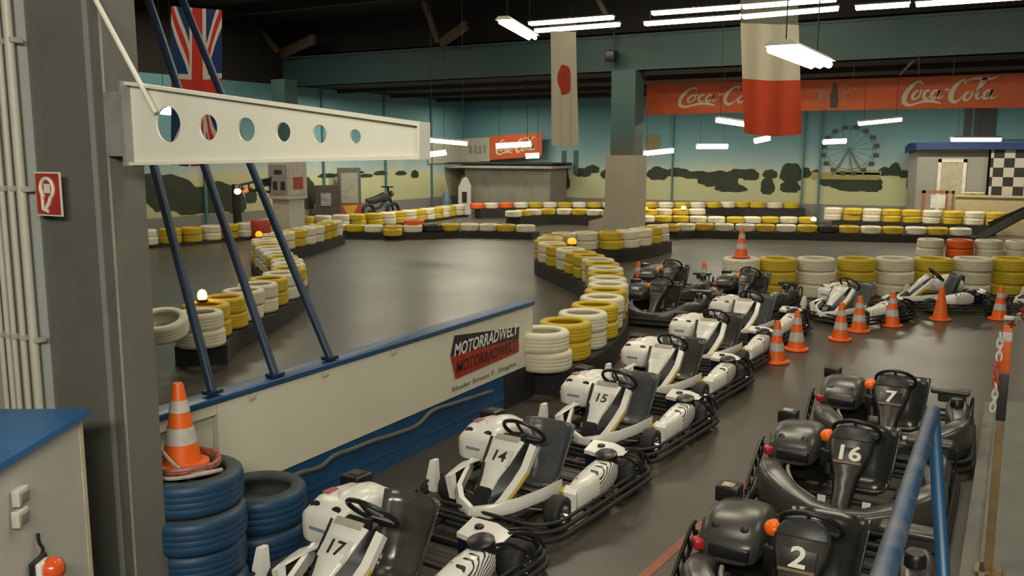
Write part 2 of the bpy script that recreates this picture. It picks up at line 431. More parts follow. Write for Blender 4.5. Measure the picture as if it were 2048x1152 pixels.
MB().bx(-hwid, hwid, -.03, .03, qz-.1, qz).bx(-hwid, -hwid+.12, -.03, .03, 0, qz).bx(.25, .32, -.03, .03, 0, qz).bx(hwid-.07, hwid, -.03, .03, 0, qz).build('frame', M('red_wood', (.30, .11, .05), .6), nb, 0)
MB().bx(-hwid+.3, .25, -.02, .02, qz-.62, qz-.15).build('panel', M('board_white', (.6, .62, .56), .5), nb, 0)
tag(nb, 'reddish wooden frame with a white board below the booth door', 'board')
q0 = PY(1945, 386, 35.95)
tag(MB().box((q0.x, 35.95, q0.z), (.75, .16, .07), bev=.02).bx(q0.x-.05, q0.x+.05, 35.9, 36.0, 0, q0.z).build('ledge_table', M('pale_yellow', (.55, .52, .27), .5)), 'small pale yellow table top between counter and booth', 'table')
x0, z0 = PB(1960, 240)
tag(MB().box((x0, 38.15, z0), (1.05, .08, 1.35)).box((x0, 38.1, z0), (.05, .04, 1.35)).build('wall_panel', M('dark_panel', (.02, .03, .035), .5), smooth=0), 'dark panel high on the back wall under the red banner', 'panel')
# leaning dark boards at far right
b1 = MB()
a, c = PZ(1960, 486, .1), PZ(2100, 470, .1)
b1.prism([PD(1945, 474, 24.6), PD(1960, 482, 24.4), PD(2090, 412, 24.4), PD(2085, 398, 24.6)], (.1, .5, 0))
tag(b1.build('ramp_board', rubber, smooth=0), 'long dark board sloping up at the right behind the orange tyre', 'board')
tag(MB().prism([PD(1975, 445, 26.0), PD(1980, 458, 26.0), PD(2090, 425, 26.0), PD(2090, 395, 26.0)], (.1, .5, 0)).build('ramp_board', M('grey_rubber', (.05, .047, .04), .6), smooth=0), 'dark sloping board higher up beside the beige counter', 'board')

# ================================================================== LEFT BACK
shed = empty('shed', (-18, 36.6, 0))
sx0, sx1 = -23.0, PY(1100, 370, 36.4).x
def sp(b, name, m):
    o = b.build(name, m, shed, 0); o.matrix_parent_inverse = Matrix.Translation((18, -36.6, 0)); return o
sp(MB().bx(sx0, sx1, 36.4, 38.1, 0, 2.05), 'wall', M('shed_grey', (.24, .235, .19), .7, var=.3, scale=1.6, dirt=(.11, .11, .09)))
sp(MB().bx(sx0-.8, sx1+.25, 36.1, 38.15, 2.26, 2.34), 'roof', M('shed_roof', (.03, .03, .026), .6))
sp(MB().bx(sx0-.8, sx1+.25, 36.08, 38.15, 2.08, 2.2), 'fascia', M('shed_fascia', (.36, .36, .32), .6))
tag(shed, 'low grey shed with a dark flat roof in the back left corner', 'shed')
p = PY(868, 400, 35.9); 
tag(MB().tube([(p.x, p.y, 0), (p.x, p.y, 2.25)], .1, 8).build('roof_post', M('brown_post', (.035, .03, .025), .6)), 'dark round post holding the shed roof behind the tyres', 'post')
p = PY(929, 400, 34.9)
kb = empty('kiosk', (p.x, p.y, 0), R(29))
MB().prism([(-.28, 0, 0), (.28, 0, 0), (.28, 0, 1.25), (.1, 0, 1.62), (0, 0, 1.68), (-.1, 0, 1.62), (-.28, 0, 1.25)], (0, .9, 0)).build('body', M('kiosk_white', (.58, .57, .52), .5, var=.04), kb, 0)
MB().box((0, -.01, .78), (.22, .02, .5)).build('opening', blackp, kb, 0)
MB().prism([(-.36, -.03, 1.2), (-.3, -.03, 1.2), (-.05, -.03, 1.72), (-.12, -.03, 1.76)], (0, .95, 0)).bx(-.34, -.285, 0, .9, .2, 1.25).build('roof', M('kiosk_dark', (.035, .035, .03), .6), kb, 0)
tag(kb, 'white little gabled house with a dark opening before the shed', 'kiosk')
p = PY(892, 400, 34.8)
tag(MB().lathe([(0, 0), (.3, 0), (.36, .3), (.2, .7), (.12, .95), (0, 1.0)], 12, Matrix.Translation((p.x, p.y, 0))).build('covered_machine', M('blue_cover', (.10, .16, .24), .5, var=.4, scale=4)), 'blue and white covered bundle beside the little gabled house', 'bundle')
def standee(px, w, h, face, name, label, py=428):
    p = PX(px, py, -23.4); e = empty(name, (-23.4, p.y, 0), R(55)); 
    MB().box((0, 0, h/2), (w, .05, h), bev=.01).build('board', face[0], e, 0)
    for nm, bb, mm in face[1]: bb.build(nm, mm, e, 0)
    tag(e, label, 'board'); return e
standee(657, 1.0, 1.55, (M('standee_dark', (.07, .06, .055), .5, var=.4, scale=7), [('picture', MB().box((-.1, -.035, 1.0), (.4, .02, .5)), M('standee_white', (.3, .3, .3), .5, var=.4, scale=6))]), 'display_board', 'dark picture board standing behind the left tyre wall')
standee(700, .95, 2.2, (M('standee_frame', (.1, .1, .09), .5), [('mirror', MB().box((0, -.03, 1.4), (.7, .02, 1.2)), M('standee_pale', (.3, .3, .24), .4)),
      ('warning_panel', MB().box((0, -.03, .4), (.9, .02, .7)), M('standee_red', (.36, .05, .03), .5)), ('triangle', MB().prism([(-.32, -.045, .7), (.32, -.045, .7), (0, -.045, .12)], (0, .01, 0)), M('standee_yellow', (.5, .33, .03), .5))]), 'sign_stand', 'tall sign stand with a yellow triangle on red below')
p = PX(762, 423, -23.1); mc = empty('motorcycle', (-23.1, p.y, 0), R(80)); mc.scale = (1.15, 1.15, 1.15)
for x in (-.6, .6):
    w = MB(); w.tube([(x + .27*math.cos(k*math.pi/10), 0, .33 + .27*math.sin(k*math.pi/10)) for k in range(20)], .06, 8, closed=True); w.build('wheel', kart_tyre_m, mc)
MB().loft([[(x, .13*math.cos(a)*s, z + .16*math.sin(a)*s) for a in [k*math.pi/4 for k in range(8)]] for x, z, s in ((-.7, .75, .4), (-.3, .75, .9), (.1, .85, 1.1), (.4, .8, .7))]).build('body', M('bike_body', (.04, .038, .035), .4), mc)
MB().tube([(.6, 0, .33), (.4, 0, 1.0), (.35, 0, 1.2)], .04).tube([(.33, -.3, 1.2), (.33, .3, 1.2)], .025).tube([(-.6, 0, .33), (0, 0, .5), (.35, 0, .9)], .05).build('fork', steel_black, mc)
MB().lathe([(0, 0), (.13, .02), (.1, .12), (0, .14)], 12, Matrix.Translation((.45, 0, .95)) @ Matrix.Rotation(R(90), 4, 'Y')).build('headlamp', chrome, mc)
tag(mc, 'dark motorcycle displayed at the left wall behind the tyres', 'motorcycle')
# signal arm on the left pillar
sa = empty('traffic_signal', (0, 0, 0))
A0, A1 = PD(470, 372, 29.2), PD(540, 356, 29.6)
bb = MB(); bb.tube([A0, A1], .045, 6).tube([PD(470, 376, 29.2), PD(540, 384, 29.6)], .045, 6)
for k in range(6):
    t = k/5; bb.tube([A0.lerp(A1, t), PD(470 + 70*t, 376 + 8*t, 29.2)], .03, 5)
bb.prism([PD(520, 362, 29.5), PD(541, 353, 29.6), PD(541, 372, 29.6), PD(520, 374, 29.5)], (0, .05, 0))
bb.build('lattice', steel_black, sa)
MB().lathe([(0, -.1), (.09, -.06), (.11, 0), (.09, .07), (0, .1)], 12, Matrix.Translation(PD(475, 383, 29.1))).build('lamp', beacon_e, sa)
MB().lathe([(0, -.08), (.06, -.04), (.07, 0), (.06, .05), (0, .08)], 12, Matrix.Translation(PD(493, 381, 29.1))).build('red_lamp', EM('red_glow', (1, .1, .02), 1.2), sa)
tag(sa, 'black lattice signal arm with a glowing lamp on the left pillar', 'signal')
q = PX(475, 440, -22.9); q.z = 0
tag(MB().tube([(q.x, q.y, 0), (q.x, q.y, 1.75)], .14, 8).build('signal_post', M('post_dark', (.02, .022, .02), .6)), 'dark thick post under the lattice signal arm', 'post')
q = PZ(523, 478, 0)
tag(MB().lathe([(0, 0), (.3, 0), (.33, .05), (.31, .3), (.33, .55), (.3, .62), (0, .62)], 20, Matrix.Translation(q)).build('drum', M('red_drum', (.42, .05, .02), .5)), 'red drum behind the beacon beside the pale left pillar', 'drum')

# ================================================================== TYRES
PROF = [(.212, .035), (.218, .012), (.235, .003), (.27, 0), (.296, .006), (.312, .022), (.319, .045), (.32, .07), (.3182, .074), (.3182, .079), (.32, .083), (.3205, .113), (.3186, .116), (.3186, .121), (.3205, .124), (.32, .152), (.3182, .156), (.3182, .161), (.32, .165), (.319, .19), (.312, .213), (.296, .229), (.27, .235), (.235, .232), (.218, .223), (.212, .2), (.225, .18), (.268, .15), (.275, .118), (.268, .085), (.225, .055)]
TP = {}
def tyre_proto(c):
    o = MB().lathe(PROF, 32, closedprof=True).build('tyre', TM[c] if c != 'B' else [TM[c], M('blue_tyre_sidewall', (.055, .068, .07), .7, var=.25, scale=12)], smooth=55)
    if c == 'B':
        for f in o.data.polygons:
            if math.hypot(f.center.x, f.center.y) < .297: f.material_index = 1
    o['category'] = 'tyre'; return o
def tyre(c, loc, rz, label, group, sc=1.0, tilt=(0, 0)):
    if c not in TP: o = TP[c] = tyre_proto(c)
    else: o = TP[c].copy(); COL.objects.link(o)
    o.location = loc; o.rotation_euler = (tilt[0], tilt[1], rz); o.scale = (sc, sc, sc)
    tag(o, label, 'tyre', group); return o
ORD = ['first', 'second', 'third', 'fourth', 'fifth', 'sixth', 'seventh', 'eighth', 'ninth', 'tenth', 'eleventh', 'twelfth', 'thirteenth', 'fourteenth', 'fifteenth', 'sixteenth', 'seventeenth', 'eighteenth', 'nineteenth', 'twentieth',
       'twenty-first', 'twenty-second', 'twenty-third', 'twenty-fourth', 'twenty-fifth', 'twenty-sixth', 'twenty-seventh', 'twenty-eighth', 'twenty-ninth', 'thirtieth', 'thirty-first', 'thirty-second', 'thirty-third', 'thirty-fourth', 'thirty-fifth', 'thirty-sixth']
LAY = {1: [''], 2: ['lower', 'upper'], 3: ['bottom', 'middle', 'top']}
NT = 0
def skirt(path, hb, label, w=.335, z0=0.0):
    p2 = [Vector((p.x, p.y, 0)) for p in path]; L = []; Rr = []
    for i, p in enumerate(p2):
        d = (p2[min(i+1, len(p2)-1)] - p2[max(i-1, 0)]).normalized(); n = Vector((-d.y, d.x, 0))
        L.append(p + n*w); Rr.append(p - n*w)
    rings = [[(a.x, a.y, z0), (b.x, b.y, z0), (b.x, b.y, hb), (a.x, a.y, hb)] for a, b in zip(L, Rr)]
    o = MB().loft(rings).build('barrier_skirt', rubber, smooth=0)
    tag(o, label, 'barrier'); return o
def run(pts, z, layers, cols, where, group, sklabel, step=.655, sc=1.0, hb=None, world=False):
    """a wall of tyre stacks on a black rubber skirt, along a floor line"""
    global NT
    w = [Vector(p) for p in pts] if world else [PZ(px, py, z) for px, py in pts]
    path = catmull([Vector((p.x, p.y, 0)) for p in w], 10)
    st = resample(path, step)
    th = .225 * sc
    hb = z - layers*th if hb is None else hb
    if sklabel: skirt(path, hb - .004, sklabel)
    r = random.Random(len(st) + int(z*100))
    for i, p in enumerate(st):
        c = cols[i % len(cols)]
        for k in range(layers):
            ly = LAY[layers][k]
            lab = f"{ly + ' ' if ly else ''}{CNAME[c]} tyre, {ORD[i]} {'stack ' if layers > 1 else 'one '}{where}"
            off = Vector((r.uniform(-.02, .02), r.uniform(-.02, .02), hb + k*th))
            tyre(c, (p.x + off.x, p.y + off.y, off.z), r.uniform(0, 6), lab, group, sc); NT += 1
    return st

stA = run([(1086,660),(1112,648),(1150,632),(1188,609),(1211,580),(1215,550),(1200,521),(1162,504),(1125,492),(1097,480),(1118,467),(1170,464),(1230,463),(1290,456),(1322,449)], .77, 2, 'WYWYWYWWYWYWYYWYWYWYWWYW', 'of the S-bend counted from the white wall', 'tyres of the S-bend barrier', 'black rubber skirt under the S-bend tyre wall right of the white wall')
stB = run([(398,624),(422,603),(460,589),(506,571),(533,558),(557,547),(574,536),(579,525),(568,514),(553,505),(540,495),(531,486),(530,477),(548,468),(582,461),(618,454),(650,446),(668,441)], .72, 2, 'WYYWWYWYWWYWWWYWWYWWYW', 'of the left bend counted from the grey column', 'tyres of the left bend barrier', 'black rubber skirt under the curved tyre wall behind the blue tubes')
run([(674,449),(720,450),(790,451),(850,450),(900,448),(960,448),(1040,450),(1072,451)], .43, 1, 'WYWYWKYWWYWYWYW', 'of the far edge left of the middle pillar', 'tyres along the far track edge, left half', 'black skirt along the far track edge left of the middle pillar')
run([(1340,449),(1400,447),(1500,449),(1600,450),(1700,452),(1800,454),(1900,456),(1955,458)], .46, 1, 'YWYWWYWYKYWYWYWYW', 'of the far edge right of the middle pillar', 'tyres along the far track edge, right half', 'black skirt along the far track edge right of the middle pillar')
run([(1292,432),(1360,432),(1450,434),(1550,434),(1640,435)], .46, 1, 'WYYWWYWYWYW', 'of the second row right of the middle pillar', 'tyres of the second row behind the far edge', 'black skirt of the second tyre row right of the middle pillar')
run([(1026,422),(1080,418),(1150,418),(1226,421)], .6, 1, 'WYWYWYWYW', 'of the row touching the middle pillar from the left', 'tyres of the rear row at the middle pillar', 'black skirt of the rear tyre row left of the middle pillar')
run([(955,407),(1000,406),(1100,405),(1226,405)], .62, 1, 'OWOWYWYWYWYW', 'of the hindmost row along the grey shed', 'tyres of the hindmost row by the shed', 'black skirt of the hindmost tyre row along the grey shed')
run([(1300,405),(1400,405),(1480,404),(1530,405),(1610,406)], .77, 1, 'YWYWYWYYWYWY', 'of the hindmost row below the painted trees', 'tyres of the hindmost row below the mural', 'black skirt of the hindmost tyre row below the painted trees')
run([(1297,419),(1350,418),(1425,418)], .66, 1, 'YWYWYW', 'of the short row behind the red beacon', 'tyres of the short rear row', 'black skirt of the short rear row right of the middle pillar')
run([(292,461),(365,457),(440,451),(500,446),(560,436),(615,434),(700,430),(760,427),(814,422),(863,417),(900,412),(925,410)], .5, 2, 'WYYWYWYWYWYW', 'along the left wall counted from the grey column', 'tyres along the left wall', 'black skirt of the tyre wall along the left wall', step=.7, hb=.07)
run([(PY(px, 417, 34.5).x, 34.5, 0) for px in (1668, 1730, 1800, 1860, 1930, 1996)], .8, 2, 'WYWYYWYWYWY', 'of the rear wall leading to the booth', 'tyres of the rear wall by the booth', 'black skirt of the rear tyre wall leading to the booth', world=True)
run([(1862,478),(1900,479),(1950,480),(2010,481),(2065,482)], .62, 2, 'WOWWYW', 'of the short barrier with an orange stack', 'tyres of the short barrier at the right', 'black skirt under the short barrier with the orange tyres', step=.68)
# loose orange and yellow stack on the far edge
q = PZ(832, 474, 0)
for k in range(2): tyre('O', (q.x, q.y-.1, .12 + k*.225), k, ['lower', 'upper'][k] + ' orange tyre of the bright stack on the far track edge', 'bright orange stack', 1.05)
q = PZ(797, 478, 0); tyre('Y', (q.x, q.y-.3, .13), 1, 'low yellow tyre beside the bright orange stack at the far edge', None, .95)
# row behind the parked karts
for i, px in enumerate((1482, 1556, 1633, 1714, 1790, 1865, 1943, 2022, 2100)):
    p = PD(px, 528, 17.5); c = 'WYWYWYWYW'[i]
    for k in range(3):
        tyre(c, (p.x + random.uniform(-.015, .015), p.y, k*.252), i + k, f"{LAY[3][k]} {CNAME[c]} tyre, {ORD[i]} stack behind the parked karts from the cone", 'tyre stacks behind the parked karts', 1.13)
# blue tyres by the column
q = PD(380, 960, 5.32)
LAY[4] = ['bottom', 'second lowest', 'third lowest', 'top']
for k in range(4): to = tyre('B', (q.x + (.03, .0, .035, 0)[k], q.y - (.02, 0, .02, 0)[k] , k*.219), k, f"{LAY[4][k]} blue tyre of the stack that carries the traffic cone", 'blue stack with the cone', 1.0); to.scale = (1, 1, .93)
BT = Vector((q.x, q.y, .878))
q2 = PD(517, 985, 6.0)
for k in range(2): tyre('B', (q2.x, q2.y, k*.255), k, f"{LAY[2][k]} blue tyre of the shorter stack beside kart number seventeen", 'short blue stack', 1.03).scale[2] = 1.085
# tilted white tyre leaning by the column
q = PD(326, 668, 11.0)
tyre('W', (q.x, q.y, q.z), 0, 'tilted cream tyre leaning on the left bend beside the grey column', None, 1.0, (R(14), R(10)))

# ================================================================== CONES
def make_cone(bands, h=.57, plain=False):
    e = empty('traffic_cone')
    k = h / .57
    rad = lambda z: (.125 - (.125 - .032) * ((z - .03) / .54))
    b = MB(); b.lathe([(.165, .0), (.178, .012), (.172, .032), (rad(.03), .04), (rad(.3), .3), (rad(.555), .555), (.03, .57), (0, .57)], 24); b.bm.verts.ensure_lookup_table()
    for v in b.bm.verts: v.co *= k
    b.build('body', orange, e, 60)
    for z0, z1 in bands:
        w = MB(); w.lathe([((rad(z0)+.003)*k, z0*k), ((rad(z1)+.003)*k, z1*k)], 24); w.build('reflective_band', band_w, e)
    return e
two = [(.17, .28), (.38, .46)]
cp_two = make_cone(two); cp_low = None
def cone(loc, label, proto=None, rz=0.0, first=[True], tint=None):
    if proto is None:
        if first[0]: o = cp_two; first[0] = False
        else: o = copy_tree(cp_two)
    else: o = proto
    o.location = loc; o.rotation_euler = (0, 0, rz); tag(o, label, 'traffic cone', 'orange traffic cones'); return o
cl_ = [((1552, 725), 'orange cone nearest to the camera in the cone row by the white karts'), ((1680, 680), 'smaller dirty looking orange cone left of a close pair, in the cone row'), ((1717, 663), 'orange cone with two pale bands standing close behind the dirty one'),
       ((1783, 652), 'orange cone before the nose of the sideways white kart'), ((1998, 639), 'orange cone behind the top of the rusty post')]
for p, l in cl_: cone(PZ(*p), l)
cone(PZ(1592, 700), 'orange cone with one big white patch, second in the cone row', make_cone([(.14, .27), (.38, .48)]), 1)
cone(PZ(1880, 640), 'plain orange cone without bands in front of the sideways kart', make_cone([]))
jp = PD(1482, 524, 17.5); cone((jp.x, jp.y, .772), 'orange cone standing on the first cream tyre stack')
cone((BT.x - .06, BT.y, BT.z), 'large orange cone with two pale bands on the blue tyre stack', make_cone(two, .53))
cone(Vector((PY(1718, 424, 36.8).x, 36.8, 0)), 'small far cone behind the tyre wall leading to the booth'); cone(Vector((PY(1853, 420, 35.15).x, 35.1, 0)), 'small far cone beside the notice board frame')
for px, py, l in [(1276, 578, 'orange cone left of the dark karts at the S-bend'), (1407, 580, 'orange cone right of the dark karts at the S-bend'), (1336, 574, 'small orange cone just behind the dark karts')]:
    cone(PZ(px, py), l)
# chain laid around the near cone
ch = MB(); ch2 = []
path = catmull([(BT.x - .2, BT.y - .10, BT.z + .28), (BT.x - .05, BT.y - .16, BT.z + .16), (BT.x + .12, BT.y - .12, BT.z + .03), (BT.x + .24, BT.y + .04, BT.z + .02), (BT.x + .1, BT.y - .22, BT.z + .02), (BT.x - .18, BT.y - .24, BT.z + .02)], 10)
ch.tube(path, .012, 6)
tag(ch.build('barrier_chain', M('chain_pale', (.42, .36, .33), .5, var=.3, scale=20)), 'pale cord looped round the cone on the blue tyres', 'cord')
c2 = MB(); c2.tube([(BT.x - .06 + .23*math.cos(k*.4), BT.y + .21*math.sin(k*.4), BT.z + .022 + .0006*k) for k in range(48)], .016, 6)
tag(c2.build('coiled_chain', M('chain_red', (.33, .10, .07), .5, var=.3, scale=20)), 'reddish chain coiled on top of the blue tyre stack', 'chain')

# ================================================================== BEACONS
def beacon(loc, label, glow=True, r=.065):
    e = empty('beacon_lamp', loc)
    MB().lathe([(0, 0), (r*1.15, 0), (r*1.15, .03), (r*.8, .04), (0, .04)], 16).build('base', blackp, e)
    MB().lathe([(r*.85, .04), (r, .07), (r*.95, .12), (r*.6, .16), (0, .175)], 16).build('dome', beacon_e if glow else beacon_dim, e)
    tag(e, label, 'lamp', 'beacon lamps on the tyre walls'); return e
q = PZ(405, 603, .72); beacon((q.x, q.y, .72), 'glowing beacon on the yellow tyres behind the blue tubes')
q = PZ(518, 476, .72); beacon((q.x, q.y, .72), 'dim amber beacon at the far end of the left bend', False, .085)
q = PZ(1144, 491, .77); beacon((q.x, q.y, .77), 'amber beacon on the yellow tyres of the S-bend', False, .1)
q = PZ(1367, 421, .66); beacon((q.x, q.y, .66), 'glowing beacon on the short rear row right of the pillar', True, .09)
q = PZ(1627, 444, .46); beacon((q.x, q.y, .46), 'glowing beacon on the far edge right of the tall tyre-top cone', True, .09)
q = PZ(1290, 423, .66); beacon((q.x, q.y, .66), 'orange beacon directly beside the foot of the middle pillar', False, .12)

# ================================================================== KARTS
def ringpath(hx0, hx1, hy, r, n=6):
    out = []
    for cx, cy, a0 in ((hx1-r, hy-r, 0), (hx0+r, hy-r, 90), (hx0+r, -hy+r, 180), (hx1-r, -hy+r, 270)):
        for k in range(n+1):
            a = R(a0 + 90*k/n); out.append((cx + r*math.cos(a), cy + r*math.sin(a)))
    return out
def wheel(parent, x, y, r, w, rimm, name):
    s = 1 if y > 0 else -1
    m = Matrix.Translation((x, y, r)) @ Matrix.Rotation(R(-90*s), 4, 'X')
    h = w/2
    t = MB(); t.lathe([(r*.52, -h*.9), (r*.62, -h), (r*.85, -h*.98), (r*.97, -h*.8), (r, -h*.5), (r, h*.5), (r*.97, h*.8), (r*.85, h*.98), (r*.62, h), (r*.52, h*.9), (r*.5, h*.2), (r*.5, -h*.2)], 24, m, closedprof=True)
    o = t.build(name, kart_tyre_m, parent, 50)
    q = MB(); q.lathe([(0, h*.45), (r*.12, h*.5), (r*.16, h*.25), (r*.4, h*.2), (r*.5, h*.7), (r*.54, h*.92), (r*.56, h*.9), (r*.5, -h*.8), (0, -h*.8)], 20, m)
    for k in range(5):
        a = 2*math.pi*k/5; c = m @ Vector((r*.29*math.cos(a), r*.29*math.sin(a), h*.33)); q.box(c, (.018, .018, .018), bev=.004)
    q.build('rim', rimm, o, 40); return o
def seat(parent, y0, m, wide=.2):
    prof = [(.26, .21), (.20, .165), (.11, .15), (.03, .165), (-.03, .23), (-.07, .33), (-.105, .44), (-.135, .55), (-.15, .635)]
    ws = [.135, .15, .16, .168, .175, .185, .195, .205, .21]; ws = [w*wide/.2 for w in ws]
    rows = []
    for i, ((x, z), w) in enumerate(zip(prof, ws)):
        a = prof[max(i-1, 0)]; b = prof[min(i+1, len(prof)-1)]
        d = Vector((b[0]-a[0], 0, b[1]-a[1])).normalized(); nrm = Vector((-d.z, 0, d.x)); nrm = -nrm if nrm.x < 0 and nrm.z < 0 else nrm
        if nrm.z < 0: nrm = -nrm
        if i > 4: nrm = Vector((abs(d.z), 0, abs(d.x)))
        dep = [.02, .05, .08, .11, .13, .13, .115, .10, .085][i]
        row = []
        for k in range(11):
            t = -1 + 2*k/10
            row.append(Vector((x, y0 + w*t*(1 - .05*abs(t)**3), z)) + nrm * dep * max(0.0, (abs(t) - .5)/.5)**1.25)
        rows.append(row)
    o = MB().loft(rows, cap=False, closed=False).build('seat', m, parent, 60)
    md = o.modifiers.new('thickness', 'SOLIDIFY'); md.thickness = .014
    return o
def steering(parent, x, y, z, m, rw=.15, tilt=42, hub=None):
    c = Vector((x, y, z)); mt = Matrix.Translation(c) @ Matrix.Rotation(R(-tilt), 4, 'Y')
    b = MB(); b.tube([mt @ Vector((rw*math.cos(a)*.92, rw*math.sin(a), 0)) for a in [2*math.pi*k/28 for k in range(28)]], .016, 8, closed=True)
    for a in (R(0), R(120), R(240)): b.tube([mt @ Vector((0, 0, -.02)), mt @ Vector((rw*.92*math.cos(a), rw*math.sin(a), 0))], .012, 6)
    o = b.build('steering_wheel', blackp, parent, 50)
    if hub: MB().box(mt @ Vector((0, 0, .012)), (.11, .10, .02), (0, R(-tilt), 0), bev=.008).build('hub_pad', hub, o)
    MB().tube([mt @ Vector((0, 0, -.02)), (x + .42, y*.6, .14)], .013, 8).build('steering_column', chrome, parent)
    return o
def zebra_mat():
    m, t, b = base_mat('white_pod_graphics')
    n, xyz = obj_coord(t)
    nz = noise(t, n.outputs['Object'], 5, 2)
    s = ((xyz[0] * 22.0) + (xyz[2] * 30.0) + (nz * 2.0)).frac()
    stripe = s.gt(.66)._op('MULTIPLY', (xyz[1]).gt(.555)) * xyz[0].lt(.08)
    c = mixc(t, stripe, (.74, .73, .68), (.03, .03, .03))
    rednz = noise(t, n.outputs['Object'], 9, 1)
    c = mixc(t, rednz.gt(.66) * xyz[1].lt(.52), c, (.35, .22, .18))
    t.links.new(c, b.inputs['Base Color']); b.inputs['Roughness'].default_value = .25
    return m
zebra = zebra_mat()
def bars(b, pts, r, seg=6): b.tube(catmull(pts, 5), r, seg)

def panel_rings(pr, t=.025):
    """pr: list of (x,z,halfwidth); returns sections of a slab following the slope"""
    rings = []
    for i, (x, z, w) in enumerate(pr):
        a = pr[max(i-1, 0)]; c = pr[min(i+1, len(pr)-1)]
        d = Vector((c[0]-a[0], 0, c[1]-a[1])).normalized(); n = Vector((d.z, 0, -d.x))
        if n.x < 0: n = -n
        p = Vector((x, 0, z))
        rings.append([p + Vector((0, w, 0)) - n*t, p + Vector((0, w, 0)), p + Vector((0, w*.8, 0)) + n*t*.6, p + Vector((0, -w*.8, 0)) + n*t*.6, p + Vector((0, -w, 0)), p + Vector((0, -w, 0)) - n*t])
    return rings

def make_white_kart():
    e = empty('go_kart')
    f = MB()
    for y in (-.24, .24): bars(f, [(.78, y*.55, .09), (.5, y, .07), (0, y*1.15, .07), (-.5, y*1.3, .08), (-.8, y*1.3, .1)], .016)
    for x in (.62, .1, -.3, -.62): f.tube([(x, -.33, .075), (x, .33, .075)], .014, 6)
    f.tube([(.45, -.48, .125), (.45, .48, .125)], .016, 6).tube([(-.56, -.6, .135), (-.56, .6, .135)], .02, 6)
    f.bx(-.45, -.2, -.62, -.25, .06, .24)
    f.build('chassis', steel_black, e)
    MB().bx(.0, .72, -.25, .25, .045, .055).build('floor_pan', M('floor_pan_black', (.02, .02, .02), .5), e, 0)
    wheel(e, .45, .50, .13, .13, chrome, 'front_wheel'); wheel(e, .45, -.50, .13, .13, chrome, 'front_wheel')
    wheel(e, -.56, .575, .142, .18, chrome, 'rear_wheel'); wheel(e, -.56, -.575, .142, .18, chrome, 'rear_wheel')
    # surrounding bumper: three stacked rails
    for z, g, rr in ((.07, 0, .022), (.125, -.015, .018), (.175, -.03, .014)):
        MB().tube([(x, y, z) for x, y in ringpath(-.92 - g, .88 + g, .69 + g, .24)], rr, 8, closed=True).build('bumper_rail', rubber, e)
    for x in (-.5, -.1, .2):
        for sg in (-1, 1): MB().tube([(x, sg*.3, .08), (x, sg*.67, .09), (x, sg*.66, .19)], .012, 6).build('bumper_stay', steel_black, e)
    for y in (-.3, .3): MB().tube([(-.6, y, .1), (-.9, y, .1)], .014, 6).build('bumper_stay', steel_black, e); MB().tube([(.7, y*.6, .1), (.86, y*.8, .1)], .014, 6).build('bumper_stay', steel_black, e)
    s = MB(); bars(s, [(-.15, -.67, .16), (-.02, -.66, .34), (.12, -.63, .36)], .011); s.build('guard_rod', steel_black, e)
    s = MB(); bars(s, [(-.62, .67, .18), (-.35, .66, .36), (-.2, .64, .40)], .011); s.build('guard_rod', steel_black, e)
    # nose: swept white wings left and right of the tip
    nw = MB()
    for sg in (1, -1):
        w = [(.86, .0, .12, .20, .03), (.80, .14, .13, .23, .035), (.66, .27, .16, .26, .035), (.46, .36, .19, .29, .03), (.28, .43, .22, .33, .02)]
        rings = []
        for x, y, z0, z1, t in w:
            rings.append([(x + t, sg*y, z0), (x + t*1.15, sg*(y + t*.5), (z0+z1)/2), (x + t*.4, sg*(y + t*.3), z1), (x - t*.6, sg*(y - t*.3), z1 - .005), (x - t*.4, sg*(y - t*.2), z0)])
        nw.loft(rings)
    # upright end plate of the right wing and joining strip
    nw.loft([[(.56, -.66, .08), (.50, -.64, .08), (.49, -.60, .08), (.55, -.60, .08)], [(.58, -.67, .2), (.50, -.64, .2), (.49, -.60, .2), (.56, -.60, .2)], [(.55, -.655, .34), (.50, -.64, .345), (.49, -.61, .345), (.53, -.61, .335)]])
    nw.loft([[(.62, -.40, .10), (.58, -.40, .10), (.58, -.35, .10), (.62, -.35, .10)], [(.60, -.46, .26), (.54, -.46, .28), (.54, -.40, .29), (.6, -.4, .28)], [(.42, -.47, .30), (.38, -.45, .32), (.36, -.38, .32), (.4, -.38, .31)], [(.26, -.45, .30), (.24, -.44, .31), (.22, -.38, .31), (.24, -.38, .30)]])
    nw.build('nose_fairing', white, e, 50)
    # centre panel
    P = [(.82, .15, .042), (.72, .25, .052), (.62, .36, .072), (.53, .45, .110), (.43, .54, .132), (.375, .59, .145)]
    MB().loft(panel_rings(P)).build('front_panel', white, e, 50)
    # black flanks: narrow on the right, a broad scoop on the left that ends in a curved white edge
    gap = (.02, .075, .10, .085, .05, .03)
    sd = MB(); rr = [[(x - .005, -(w + .002), z - .005), (x - .03, -(w + .05), z - .012), (x - .07, -(w + .045), z - .05), (x - .03, -w, z - .03)] for x, z, w in P]
    sd.loft(rr); sd.build('panel_side', blackp, e, 50)
    sd = MB(); rr = [[(x - .005, w + .002, z - .005), (x - .045, w + g, z - .025), (x - .08, w + g, z - .06), (x - .03, w, z - .03)] for (x, z, w), g in zip(P, gap)]
    sd.loft(rr); sd.build('panel_side', blackp, e, 50)
    ed = MB(); rr = [[(x - .04, w + g - .004, z - .014), (x - .045, w + g + .05, z - .03), (x - .085, w + g + .045, z - .065), (x - .07, w + g - .004, z - .045)] for (x, z, w), g in zip(P, gap)]
    ed.loft([[Vector(p) for p in r] for r in rr]); ed.build('panel_edge', white, e, 50)
